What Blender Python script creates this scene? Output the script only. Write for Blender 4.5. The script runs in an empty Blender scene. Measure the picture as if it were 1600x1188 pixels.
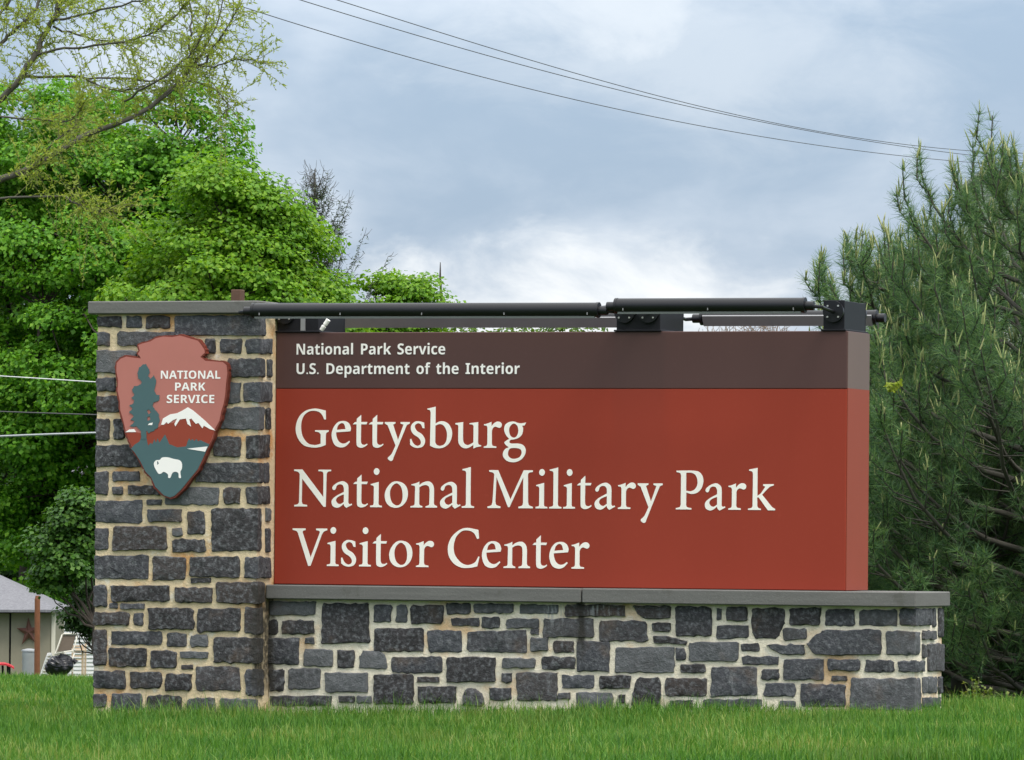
import bpy, math, random
import numpy as np
from mathutils import Vector, Matrix
from mathutils.geometry import delaunay_2d_cdt

# ------------------------------------------------------------------ camera, sky, sun, exposure
SC = bpy.context.scene
COL = SC.collection
G = 0.715                                    # coping top above the lawn
FPX, DIST, TH, HC, YAW, PITCH, ROLL = 9536.5, 36.36, 0.3812, 0.259 + G, 0.039, 0.0267, 0.0093
CAM = np.array([DIST * math.sin(TH), -DIST * math.cos(TH), HC])
_a = -TH + YAW
FW = np.array([math.sin(_a) * math.cos(PITCH), math.cos(_a) * math.cos(PITCH), math.sin(PITCH)])
_R = np.array([math.cos(_a), -math.sin(_a), 0.0])
_U = np.cross(_R, FW)
RT = _R * math.cos(ROLL) + _U * math.sin(ROLL)
UP = -_R * math.sin(ROLL) + _U * math.cos(ROLL)

cam_data = bpy.data.cameras.new('camera')
cam = bpy.data.objects.new('camera', cam_data)
COL.objects.link(cam)
cam_data.sensor_width = 36.0
cam_data.lens = FPX / 1600.0 * 36.0
cam_data.clip_start, cam_data.clip_end = 0.5, 8000.0
M = Matrix.Identity(4)
for i in range(3):
    M[i][0], M[i][1], M[i][2], M[i][3] = RT[i], UP[i], -FW[i], CAM[i]
cam.matrix_world = M
SC.camera = cam

# sun: right of and behind the photographer, veiled by cloud
SUN_EL = math.radians(58)
_s = _R * 0.62 - np.array([FW[0], FW[1], 0]) * 0.78
SUN_DIR = np.array([_s[0] * math.cos(SUN_EL), _s[1] * math.cos(SUN_EL), math.sin(SUN_EL)])
SUN_DIR /= np.linalg.norm(SUN_DIR)
sl = bpy.data.lights.new('sun', 'SUN')
sl.energy, sl.angle, sl.color = 1.5, math.radians(22), (1.0, 0.95, 0.87)
so = bpy.data.objects.new('sun', sl)
so.rotation_euler = Vector(SUN_DIR).to_track_quat('Z', 'Y').to_euler()
COL.objects.link(so)

SC.view_settings.view_transform = 'Standard'
SC.view_settings.look = 'None'
SC.view_settings.exposure = 0.8
SC.view_settings.gamma = 1.0
SC.view_settings.use_curve_mapping = False
try:
    SC.cycles.max_bounces = 6
    SC.cycles.transparent_max_bounces = 6
    SC.cycles.use_denoising = True
except Exception:
    pass


def ray(px, py):
    return FW + RT * ((px - 800.0) / FPX) + UP * ((594.0 - py) / FPX)


def at(px, py, D):                           # the point seen at a pixel, D metres ahead
    return CAM + ray(px, py) * D


def on_y(px, py, Y):                         # the point seen at a pixel on the plane y = Y
    d = ray(px, py)
    return CAM + d * ((Y - CAM[1]) / d[1])


def on_x(px, py, X):
    d = ray(px, py)
    return CAM + d * ((X - CAM[0]) / d[0])


# world: thin blue between heavy pale cloud (overcast sky: brighter towards the zenith)
W = bpy.data.worlds.new('World')
SC.world = W
W.use_nodes = True
wn, wl = W.node_tree.nodes, W.node_tree.links
wn.clear()


def wnode(t, **k):
    n = wn.new(t)
    for a, v in k.items():
        setattr(n, a, v)
    return n


def wmath(op, a, b=None, clamp=False):
    n = wnode('ShaderNodeMath', operation=op, use_clamp=clamp)
    for i, v in enumerate((a, b)):
        if v is None:
            continue
        if isinstance(v, (int, float)):
            n.inputs[i].default_value = v
        else:
            wl.new(v, n.inputs[i])
    return n.outputs[0]


def wmix(fac, a, b):
    n = wnode('ShaderNodeMix', data_type='RGBA')
    for s, v in ((n.inputs[0], fac), (n.inputs[6], a), (n.inputs[7], b)):
        if isinstance(v, tuple):
            s.default_value = (*v, 1)
        elif isinstance(v, (int, float)):
            s.default_value = v
        else:
            wl.new(v, s)
    return n.outputs[2]


w_out = wnode('ShaderNodeOutputWorld')
w_bg = wnode('ShaderNodeBackground')
w_bg.inputs['Strength'].default_value = 0.1
sky = wnode('ShaderNodeTexSky', sky_type='NISHITA', sun_disc=False)
sky.sun_elevation = SUN_EL
sky.sun_rotation = math.atan2(SUN_DIR[0], SUN_DIR[1])
sky.air_density, sky.dust_density = 1.0, 2.0
tc = wnode('ShaderNodeTexCoord')
mp = wnode('ShaderNodeMapping')
mp.inputs['Scale'].default_value = (1, 1, 1.9)
wl.new(tc.outputs['Generated'], mp.inputs['Vector'])


def wnoise(scale, detail, rough, off, dist=0.0):
    m2 = wnode('ShaderNodeMapping')
    m2.inputs['Location'].default_value = off
    wl.new(mp.outputs[0], m2.inputs['Vector'])
    n = wnode('ShaderNodeTexNoise')
    n.inputs['Scale'].default_value = scale
    n.inputs['Detail'].default_value = detail
    n.inputs['Roughness'].default_value = rough
    n.inputs['Distortion'].default_value = dist
    wl.new(m2.outputs[0], n.inputs['Vector'])
    return n.outputs['Fac']


def wrange(v, a, b, c=0.0, d=1.0, smooth=True):
    n = wnode('ShaderNodeMapRange')
    n.interpolation_type = 'SMOOTHSTEP' if smooth else 'LINEAR'
    wl.new(v, n.inputs[0])
    for i, q in enumerate((a, b, c, d)):
        n.inputs[i + 1].default_value = q
    return n.outputs[0]


def wblob(px, py, r0, r1, sx=1.0):           # a bank of cloud around one direction
    d = ray(px, py)
    d = d / np.linalg.norm(d)
    sub = wnode('ShaderNodeVectorMath', operation='SUBTRACT')
    wl.new(tc.outputs['Generated'], sub.inputs[0])
    sub.inputs[1].default_value = tuple(d)
    sc = wnode('ShaderNodeVectorMath', operation='MULTIPLY')
    wl.new(sub.outputs[0], sc.inputs[0])
    sc.inputs[1].default_value = (sx, sx, 1.0)
    ln = wnode('ShaderNodeVectorMath', operation='LENGTH')
    wl.new(sc.outputs[0], ln.inputs[0])
    wob = wmath('ADD', ln.outputs['Value'], wmath('MULTIPLY', wmath('SUBTRACT', wnoise(34, 8, .6, (3, 1, 7), .4), 0.5), r1 * 2.6))
    return wrange(wob, r1 * 1.25, r0)


n_big = wnoise(9.0, 5, 0.5, (1.7, 4.2, 0.3), 0.25)
n_mid = wnoise(24.0, 6, 0.55, (6.1, 2.2, 1.3), 0.3)
cl = wmath('ADD', wmath('MULTIPLY', n_big, 0.65), wmath('MULTIPLY', n_mid, 0.35))
soft = wrange(cl, 0.41, 0.60)
c_col = wmix(soft, (2.0, 2.62, 3.48), (3.6, 4.05, 4.7))
blobs = wmath('MAXIMUM', wmath('MAXIMUM', wmath('MULTIPLY', wblob(870, 490, 0.002, 0.0122, 0.34), 1.0), wmath('MULTIPLY', wblob(940, 10, 0.0, 0.011, 0.45), 0.5)),
              wmath('MULTIPLY', wblob(1090, 60, 0.0, 0.018, 0.45), 0.32))
tops = wmath('MULTIPLY', wrange(cl, 0.60, 0.72), 0.6)
c_col = wmix(wmath('MAXIMUM', blobs, tops), c_col, (5.9, 6.0, 6.1))
sky_mix = wmix(0.88, sky.outputs[0], c_col)
sep = wnode('ShaderNodeSeparateXYZ')
wl.new(tc.outputs['Generated'], sep.inputs[0])
zc = wmath('MAXIMUM', sep.outputs['Z'], 0.0)
sky_mix = wmix(wrange(zc, 0.1, 0.7, 0, 0.75), sky_mix, (5.2, 5.15, 5.0))     # thick pale overcast overhead
zen = wmath('ADD', wmath('MULTIPLY', zc, 2.2), 1.0)                          # CIE-like overcast dome
mul = wnode('ShaderNodeVectorMath', operation='SCALE')
wl.new(sky_mix, mul.inputs[0])
wl.new(zen, mul.inputs['Scale'])
wl.new(mul.outputs[0], w_bg.inputs['Color'])
wl.new(w_bg.outputs[0], w_out.inputs['Surface'])

# ------------------------------------------------------------------ helpers
ORIGIN = {}                                  # world position of each object's origin
RNG = np.random.RandomState(7)


def link(o, parent, origin):
    COL.objects.link(o)
    origin = np.array(origin, float)
    if parent is not None:
        o.parent = parent
        o.location = tuple(origin - ORIGIN[parent.name])
    else:
        o.location = tuple(origin)
    ORIGIN[o.name] = origin
    return o


def empty(name, loc, label, cat, group=None):
    o = bpy.data.objects.new(name, None)
    o.empty_display_size = 0.2
    link(o, None, loc)
    return tag(o, label, cat, group)


def tag(o, label=None, cat=None, group=None, kind=None):
    for k, v in (('label', label), ('category', cat), ('group', group), ('kind', kind)):
        if v:
            o[k] = v
    return o


def tri_mesh(name, V, F, mat, parent=None, origin=None, smooth=False):
    """V (n,3) in world space, F (m,3) or list of faces -> one mesh object"""
    V = np.asarray(V, float)
    if origin is None:
        origin = ORIGIN[parent.name] if parent is not None else np.array([0., 0., 0.])
    L = V - np.asarray(origin, float)
    me = bpy.data.meshes.new(name)
    if isinstance(F, np.ndarray):
        k = F.shape[1]
        me.vertices.add(len(L))
        me.vertices.foreach_set('co', L.astype(np.float32).ravel())
        me.loops.add(F.size)
        me.loops.foreach_set('vertex_index', F.astype(np.int32).ravel())
        me.polygons.add(len(F))
        me.polygons.foreach_set('loop_start', np.arange(0, F.size, k, dtype=np.int32))
        if smooth:
            me.polygons.foreach_set('use_smooth', np.ones(len(F), bool))
        me.update(calc_edges=True)
    else:
        me.from_pydata([tuple(p) for p in L], [], F)
        if smooth:
            me.polygons.foreach_set('use_smooth', np.ones(len(F), bool))
        me.update()
    me.materials.append(mat)
    o = bpy.data.objects.new(name, me)
    return link(o, parent, origin)


class MB:                                    # collects shapes of one part
    def __init__(s):
        s.V, s.F = [], []

    def add(s, V, F):
        b = len(s.V)
        s.V += [tuple(v) for v in V]
        s.F += [tuple(i + b for i in f) for f in F]
        return s

    def box(s, a, b, bev=0.0):
        a, b = np.minimum(a, b), np.maximum(a, b)
        if bev <= 0:
            c = [(x, y, z) for x in (a[0], b[0]) for y in (a[1], b[1]) for z in (a[2], b[2])]
            return s.add(c, [(0, 1, 3, 2), (4, 6, 7, 5), (0, 4, 5, 1), (2, 3, 7, 6), (0, 2, 6, 4), (1, 5, 7, 3)])
        V, idx = [], {}
        for ix in (0, 1):
            for iy in (0, 1):
                for iz in (0, 1):
                    p = [(a, b)[ix][0], (a, b)[iy][1], (a, b)[iz][2]]
                    sg = [1 if not q else -1 for q in (ix, iy, iz)]
                    for ax in range(3):
                        q = [p[k] + (sg[k] * bev if k != ax else 0) for k in range(3)]
                        idx[(ix, iy, iz, ax)] = len(V)
                        V.append(q)
        F = []
        for ax in range(3):
            o1, o2 = [k for k in range(3) if k != ax]
            for e in (0, 1):
                f = []
                for u, v in ((0, 0), (1, 0), (1, 1), (0, 1)):
                    k = [0, 0, 0]; k[ax] = e; k[o1] = u; k[o2] = v
                    f.append(idx[(*k, ax)])
                F.append(f)
            for u in (0, 1):
                for v in (0, 1):
                    k0, k1 = [0, 0, 0], [0, 0, 0]
                    k0[o1] = k1[o1] = u; k0[o2] = k1[o2] = v; k0[ax] = 0; k1[ax] = 1
                    F.append((idx[(*k0, o1)], idx[(*k1, o1)], idx[(*k1, o2)], idx[(*k0, o2)]))
        for ix in (0, 1):
            for iy in (0, 1):
                for iz in (0, 1):
                    F.append(tuple(idx[(ix, iy, iz, ax)] for ax in range(3)))
        s.add(V, F)
        return s

    def tube(s, pts, rad, n=10, cap=True):
        V, F = tube_arr(pts, rad, n)
        k = len(pts)
        F = [tuple(f) for f in F]
        if cap:
            F.append(tuple(reversed(range(n))))
            F.append(tuple(range((k - 1) * n, k * n)))
        return s.add(V, F)

    def build(s, name, mat, parent=None, smooth=False, origin=None):
        o = tri_mesh(name, np.array(s.V), s.F, mat, parent, origin)
        fix_normals(o.data)
        if smooth:
            o.data.polygons.foreach_set('use_smooth', [len(p.vertices) <= 4 for p in o.data.polygons])
            try:
                o.data.set_sharp_from_angle(angle=math.radians(40))
            except Exception:
                pass
        return o


def fix_normals(me):
    import bmesh
    bm = bmesh.new()
    bm.from_mesh(me)
    bmesh.ops.recalc_face_normals(bm, faces=bm.faces)
    bm.to_mesh(me)
    bm.free()


def tube_arr(pts, rad, n=6):
    P = np.asarray(pts, float)
    r = np.broadcast_to(np.asarray(rad, float), (len(P),))
    T = np.gradient(P, axis=0)
    T /= np.linalg.norm(T, axis=1)[:, None] + 1e-12
    ref = np.where(np.abs(T[:, 2:3]) < 0.9, np.array([[0, 0, 1.]]), np.array([[1., 0, 0]]))
    _st = np.abs(T[:, 2]) < 0.9
    if _st.any() and not _st.all():
        ref = np.tile(np.array([[0.31, 0.95, 0.02]]), (len(P), 1))
    A = np.cross(T, ref); A /= np.linalg.norm(A, axis=1)[:, None] + 1e-12
    B = np.cross(T, A)
    th = np.arange(n) * 2 * math.pi / n
    V = (P[:, None] + r[:, None, None] * (A[:, None] * np.cos(th)[None, :, None] + B[:, None] * np.sin(th)[None, :, None])).reshape(-1, 3)
    F = []
    for i in range(len(P) - 1):
        for j in range(n):
            a, b = i * n + j, i * n + (j + 1) % n
            F.append((a, b, b + n, a + n))
    return V, F


class Acc:                                   # fast accumulator of arrays (quads kept as two triangles)
    def __init__(s):
        s.V, s.F, s.n = [], [], 0

    def add(s, V, F):
        F = np.asarray(F)
        if F.shape[1] == 4:
            F = np.concatenate([F[:, [0, 1, 2]], F[:, [0, 2, 3]]])
        s.V.append(np.asarray(V)); s.F.append(F + s.n); s.n += len(V)

    def tube(s, pts, rad, n=5):
        s.add(*tube_arr(pts, rad, n))

    def build(s, name, mat, parent=None, smooth=False, origin=None):
        return tri_mesh(name, np.concatenate(s.V), np.concatenate(s.F), mat, parent, origin, smooth)


def stamp(T, F, pos, X, Y, Z, scale):
    """copies of a small template: T (k,3) along the axes X, Y, Z (each (N,3)) at pos, scaled"""
    N, k = len(pos), len(T)
    sc = np.broadcast_to(np.asarray(scale, float).reshape(N, -1), (N, 3)) if np.ndim(scale) else np.full((N, 3), scale)
    V = pos[:, None] + (T[None, :, 0:1] * (X * sc[:, 0:1])[:, None] + T[None, :, 1:2] * (Y * sc[:, 1:2])[:, None]
                        + T[None, :, 2:3] * (Z * sc[:, 2:3])[:, None])
    FF = (np.asarray(F)[None] + (np.arange(N) * k)[:, None, None]).reshape(-1, 3)
    return V.reshape(-1, 3), FF


def unit(v):
    return v / (np.linalg.norm(v, axis=-1, keepdims=True) + 1e-12)


def rdir(n, rng):
    return unit(rng.normal(size=(n, 3)))


# ------------------------------------------------------------------ materials
class NT:
    def __init__(s, name):
        s.m = bpy.data.materials.new(name)
        s.m.use_nodes = True
        s.t = s.m.node_tree
        s.n, s.l = s.t.nodes, s.t.links
        s.b = s.n['Principled BSDF']
        s.out = s.n['Material Output']

    def node(s, t, **k):
        n = s.n.new(t)
        for a, v in k.items():
            setattr(n, a, v)
        return n

    def put(s, sock, v):
        if isinstance(v, tuple):
            sock.default_value = v if len(v) != 3 or sock.type != 'RGBA' else (*v, 1)
        elif isinstance(v, (int, float)):
            sock.default_value = v
        else:
            s.l.new(v, sock)

    def noise(s, scale, detail=4, rough=.55, vec=None, dist=0.0, col=False):
        n = s.node('ShaderNodeTexNoise')
        for k, v in (('Scale', scale), ('Detail', detail), ('Roughness', rough), ('Distortion', dist)):
            n.inputs[k].default_value = v
        s.l.new(vec if vec is not None else s.pos(), n.inputs['Vector'])
        return n.outputs['Color' if col else 'Fac']

    def pos(s):
        if not hasattr(s, '_p'):
            s._p = s.node('ShaderNodeNewGeometry')
        return s._p.outputs['Position']

    def obj(s):
        return s.node('ShaderNodeTexCoord').outputs['Object']

    def island(s):
        s.pos()
        return s._p.outputs['Random Per Island']

    def objrand(s):
        return s.node('ShaderNodeObjectInfo').outputs['Random']

    def map(s, vec, loc=(0, 0, 0), scale=(1, 1, 1)):
        n = s.node('ShaderNodeMapping')
        n.inputs['Location'].default_value = loc
        n.inputs['Scale'].default_value = scale
        s.l.new(vec, n.inputs['Vector'])
        return n.outputs[0]

    def rng(s, v, a, b, c=0., d=1.):
        n = s.node('ShaderNodeMapRange')
        n.interpolation_type = 'SMOOTHSTEP'
        s.l.new(v, n.inputs[0])
        for i, q in enumerate((a, b, c, d)):
            n.inputs[i + 1].default_value = q
        return n.outputs[0]

    def ramp(s, v, stops):
        n = s.node('ShaderNodeValToRGB')
        e = n.color_ramp.elements
        while len(e) < len(stops):
            e.new(0.5)
        for q, (p, c) in zip(e, stops):
            q.position, q.color = p, (*c, 1)
        s.l.new(v, n.inputs[0])
        return n.outputs[0]

    def mix(s, fac, a, b, blend='MIX'):
        n = s.node('ShaderNodeMix', data_type='RGBA', blend_type=blend)
        s.put(n.inputs[0], fac); s.put(n.inputs[6], a); s.put(n.inputs[7], b)
        return n.outputs[2]

    def math(s, op, a, b=0.0):
        n = s.node('ShaderNodeMath', operation=op)
        s.put(n.inputs[0], a); s.put(n.inputs[1], b)
        return n.outputs[0]

    def bump(s, h, strength=.5, dist=.01):
        n = s.node('ShaderNodeBump')
        n.inputs['Strength'].default_value = strength
        n.inputs['Distance'].default_value = dist
        s.l.new(h, n.inputs['Height'])
        s.l.new(n.outputs[0], s.b.inputs['Normal'])
        return n.outputs[0]

    def done(s, col, rough=.7, spec=.5, metal=0.0):
        s.put(s.b.inputs['Base Color'], col)
        s.put(s.b.inputs['Roughness'], rough)
        s.put(s.b.inputs['Specular IOR Level'], spec)
        s.put(s.b.inputs['Metallic'], metal)
        return s.m


def plain(name, c, rough=.6, var=.12, scale=9., spec=.4, metal=0., bump=0.):
    t = NT(name)
    n = t.noise(scale, 5, .6)
    col = t.mix(n, tuple(q * (1 - var) for q in c), tuple(min(1, q * (1 + var)) for q in c))
    if bump:
        t.bump(t.noise(scale * 8, 4, .6), bump, .004)
    return t.done(col, rough, spec, metal)


def leaf_mat(name, stops, trans=.45, tcol=None, rough=.5, scale=.8, spec=.3):
    t = NT(name)
    r = t.island()
    n = t.noise(scale, 3, .6)
    v = t.math('ADD', t.math('MULTIPLY', r, .55), t.math('MULTIPLY', n, .45))
    col = t.ramp(v, stops)
    t.done(col, rough, spec)
    tr = t.node('ShaderNodeBsdfTranslucent')
    t.l.new(t.mix(1.0, col, tcol or (1.25, 1.2, .55), 'MULTIPLY'), tr.inputs['Color'])
    mx = t.node('ShaderNodeMixShader')
    mx.inputs[0].default_value = trans
    t.l.new(t.b.outputs[0], mx.inputs[1]); t.l.new(tr.outputs[0], mx.inputs[2])
    t.l.new(mx.outputs[0], t.out.inputs['Surface'])
    return t.m


def stain(t, col):
    """black water runs below the coping joint and in the corner by the pillar, lime beside the joint"""
    sp = t.node('ShaderNodeSeparateXYZ')
    t.l.new(t.pos(), sp.inputs[0])
    X, Z = sp.outputs['X'], sp.outputs['Z']
    wig = t.math('MULTIPLY', t.math('SUBTRACT', t.noise(9, 5, .6), .5), .11)
    jx_ = on_y(908.5, 932, -.06)[0]
    for x0, w, z0, lime in ((jx_, .035, .28, 0), (.018, .045, .02, 0), (jx_ - .16, .085, .44, 1), (jx_ + .13, .12, .47, 1)):
        dx = t.math('ABSOLUTE', t.math('ADD', t.math('SUBTRACT', X, x0), wig))
        m = t.math('MULTIPLY', t.rng(dx, w, w * .3), t.rng(Z, z0, z0 + .14))
        m = t.math('MULTIPLY', m, t.rng(Z, .72, .70))
        if lime:
            m = t.math('MULTIPLY', m, t.rng(t.noise(1.0, 4, .6, t.map(t.pos(), (1, 1, 1), (55, 55, 7))), .50, .62, 0, .6))
            col = t.mix(m, col, (.40, .41, .41))
        else:
            m = t.math('MULTIPLY', m, t.rng(t.noise(30, 4, .6), .25, .6, .45, .92))
            col = t.mix(m, col, (.030, .027, .022))
    return col


def mat_stone():
    t = NT('basalt_stone')
    o = t.objrand()
    base = t.ramp(o, [(0, (.026, .023, .024)), (.2, (.038, .036, .038)), (.4, (.050, .051, .058)), (.58, (.064, .067, .076)), (.72, (.047, .037, .034)), (.86, (.088, .091, .097)), (1, (.115, .118, .121))])
    f1 = t.noise(38, 6, .65)
    f2 = t.noise(7, 4, .6)
    col = t.mix(t.rng(f1, .44, .74), base, (.165, .17, .178))
    col = t.mix(t.rng(t.noise(80, 4, .7), .62, .75, 0, .45), col, (.27, .275, .28))
    col = t.mix(t.rng(f2, .5, .8, 0, .55), col, (.040, .036, .038))
    # lime bloom washed down from the coping joints and speckle
    lime = t.noise(1.0, 5, .6, t.map(t.pos(), (3, 0, 1), (9, 9, 2.2)))
    col = t.mix(t.rng(lime, .66, .80, 0, .55), col, (.36, .37, .37))
    rust = t.noise(4.0, 4, .6, t.map(t.pos(), (11, 2, 5)))
    col = t.mix(t.rng(rust, .56, .74, 0, .4), col, (.15, .10, .065))
    col = stain(t, col)
    h = t.math('ADD', t.math('MULTIPLY', t.noise(22, 6, .62), 1.0), t.math('MULTIPLY', t.noise(110, 3, .6), .35))
    t.bump(h, .9, .016)
    return t.done(col, .78, .35)


def mat_mortar(name, a, b, warm, amt):
    t = NT(name)
    col = t.mix(t.noise(5, 5, .6), a, b)
    col = t.mix(t.rng(t.noise(2.4, 4, .6, t.map(t.pos(), (5, 1, 2))), .50, .68, 0, amt), col, warm)
    col = t.mix(t.rng(t.noise(3.2, 5, .65, t.map(t.pos(), (1, 8, 3))), .56, .74, 0, .5), col, (.20, .175, .11))
    col = t.mix(t.rng(t.noise(6, 5, .7, t.map(t.pos(), (9, 4, 7))), .56, .68, 0, .6), col, (.82, .79, .71))
    col = t.mix(t.rng(t.noise(60, 4, .6), .5, .8, 0, .4), col, (.34, .28, .19))
    col = stain(t, col)
    t.bump(t.math('ADD', t.noise(45, 5, .65), t.math('MULTIPLY', t.noise(160, 3, .6), .4)), .8, .012)
    return t.done(col, .9, .2)


def mat_slab():
    t = NT('bluestone_slab')
    n = t.noise(1.0, 5, .6, t.map(t.pos(), (0, 0, 0), (3, 3, 40)))
    col = t.mix(n, (.095, .093, .088), (.175, .170, .158))
    col = t.mix(t.rng(t.noise(160, 3, .6), .55, .75, 0, .5), col, (.24, .24, .23))
    col = t.mix(t.rng(t.noise(6, 5, .6, t.map(t.pos(), (3, 3, 1))), .58, .72, 0, .45), col, (.075, .072, .058))
    t.bump(t.noise(70, 5, .6), .35, .006)
    return t.done(col, .8, .3)


def mat_paint(name, c, rough=.45, spec=.2):
    t = NT(name)
    # panels weather in broad, barely visible upright patches
    n = t.noise(1.0, 3, .5, t.map(t.pos(), (2, 2, 0), (1.6, 1.6, .35)))
    f = t.noise(30, 5, .6)
    col = t.mix(n, tuple(q * .84 for q in c), tuple(q * 1.14 for q in c))
    col = t.mix(t.rng(f, .55, .8, 0, .12), col, tuple(min(1, q * 1.5 + .02) for q in c))
    streak = t.noise(1.0, 5, .6, t.map(t.pos(), (7, 7, 0), (22, 22, .6)))
    col = t.mix(t.rng(streak, .58, .75, 0, .16), col, tuple(q * .72 + .012 for q in c))
    sp = t.node('ShaderNodeSeparateXYZ')
    t.l.new(t.pos(), sp.inputs[0])
    xm = on_y(1000, 560, 0)[0]
    wig = t.math('MULTIPLY', t.math('SUBTRACT', t.noise(1.0, 4, .6, t.map(t.pos(), (0, 0, 0), (14, 14, 2))), .5), .12)
    drip = t.math('MULTIPLY', t.rng(t.math('ABSOLUTE', t.math('ADD', t.math('SUBTRACT', sp.outputs['X'], xm), wig)), .20, .12), t.rng(sp.outputs['Z'], 1.2, 2.15, 0, .34))
    col = t.mix(drip, col, tuple(q * .62 + .012 for q in c))
    rub = t.noise(1.0, 6, .7, t.map(t.pos(), (3, 3, 9), (7, 7, 26)))
    col = t.mix(t.rng(rub, .70, .76, 0, .30), col, tuple(min(1, q * 1.6 + .06) for q in c))
    t.bump(t.noise(3.0, 2, .5), .04, .01)
    return t.done(col, rough, spec)


MAT = {
    'stone': mat_stone(),
    'mortar_pillar': mat_mortar('buff_mortar', (.66, .50, .285), (.82, .68, .47), (.62, .29, .085), .95),
    'mortar_wall': mat_mortar('cream_mortar', (.75, .65, .47), (.88, .82, .69), (.64, .36, .14), .7),
    'slab': mat_slab(),
    'red': mat_paint('brick_red_paint', (.288, .0445, .026), spec=.10),
    'brown': mat_paint('dark_brown_paint', (.088, .047, .043), spec=.18),
    'letter': plain('white_vinyl', (.90, .855, .77), .5, .03),
    'white': plain('white_paint', (.88, .85, .81), .5, .04),
    'black': plain('black_metal', (.007, .007, .009), .38, .3, 6, .4),
    'black2': plain('charcoal_metal', (.009, .009, .012), .5, .3, 20, .25, bump=.1),
    'lens': plain('grey_lens', (.24, .24, .245), .4, .15),
    'bolt': plain('zinc_bolt', (.55, .55, .53), .35, .1, 9, .5, .6),
    'wood_old': plain('weathered_wood', (.11, .065, .045), .85, .35, 14, .2, bump=.4),
    'bark': plain('grey_brown_bark', (.060, .048, .040), .9, .4, 12, .2, bump=.5),
    'bark_pine': plain('pine_bark', (.075, .070, .058), .9, .35, 14, .2),
    'bark_willow': plain('willow_bark', (.085, .080, .066), .9, .3, 14, .2),
    'twig': plain('green_twig', (.14, .14, .06), .8, .2, 14, .2),
}


# ------------------------------------------------------------------ ground and lawn
def sstep(a, b, x):
    t = np.clip((x - a) / (b - a), 0, 1)
    return t * t * (3 - 2 * t)


def ground_z(x, y):
    x, y = np.asarray(x, float), np.asarray(y, float)
    z = np.where(y < 0, 0.018 * np.maximum(y, -60), 0.0) + np.clip(.021 * (x - 3.0), -.10, .05) * sstep(40, 8, np.abs(y))
    left = sstep(2.0, -1.5, x)
    z = z + 0.10 * left * sstep(0.2, 5.0, y)
    z = z - 1.9 * sstep(0.6 * left + 1.2, 50, y) - 0.05 * (1 - left) * sstep(1.5, 4, y)
    z = z + 0.012 * np.sin(x * 1.7 + 0.4) * np.sin(y * 1.3) * sstep(60, 30, np.abs(y))
    return z - 0.02


def axis(lo, hi, dense_lo, dense_hi, step, k=22):
    mid = np.arange(dense_lo, dense_hi + step, step)
    a = dense_lo - np.geomspace(step, dense_lo - lo, k)[::-1]
    b = dense_hi + np.geomspace(step, hi - dense_hi, k)
    return np.concatenate([a, mid, b])


gx, gy = axis(-3000, 3000, -8, 12, .5), axis(-300, 3000, -10, 60, .7)
XX, YY = np.meshgrid(gx, gy)
GV = np.stack([XX, YY, ground_z(XX, YY)], -1).reshape(-1, 3)
nx = len(gx)
ii = (np.arange(len(gy) - 1)[:, None] * nx + np.arange(nx - 1)[None]).ravel()
GF = np.stack([ii, ii + 1, ii + 1 + nx, ii + nx], -1)
t = NT('lawn_soil')
c = t.mix(t.noise(1.2, 5, .6), (.030, .062, .014), (.058, .10, .024))
c = t.mix(t.rng(t.noise(14, 4, .6), .5, .75, 0, .4), c, (.075, .075, .03))
t.bump(t.noise(30, 4, .6), .6, .03)
tag(tri_mesh('ground', GV, GF, t.done(c, .95, .1), smooth=True), kind='structure')


def grass_mat():
    t = NT('grass_blades')
    r = t.island()
    n = t.noise(.8, 5, .65)
    n = t.rng(n, .3, .7)
    v = t.math('ADD', t.math('MULTIPLY', r, .62), t.math('MULTIPLY', n, .38))
    col = t.ramp(v, [(.15, (.032, .110, .012)), (.42, (.062, .180, .020)), (.6, (.105, .24, .030)), (.75, (.175, .28, .050)), (.9, (.29, .31, .10))])
    dry = t.rng(t.noise(.9, 4, .6, t.map(t.pos(), (4, 9, 0))), .55, .70, 0, .45)
    col = t.mix(dry, col, (.14, .19, .05))
    t.done(col, .55, .25)
    tr = t.node('ShaderNodeBsdfTranslucent')
    t.l.new(t.mix(1., col, (1.2, 1.2, .6), 'MULTIPLY'), tr.inputs['Color'])
    mx = t.node('ShaderNodeMixShader'); mx.inputs[0].default_value = .35
    t.l.new(t.b.outputs[0], mx.inputs[1]); t.l.new(tr.outputs[0], mx.inputs[2])
    t.l.new(mx.outputs[0], t.out.inputs['Surface'])
    return t.m


FH = unit(np.array([FW[0], FW[1], 0]))
RH = np.array([FH[1], -FH[0], 0])


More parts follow.
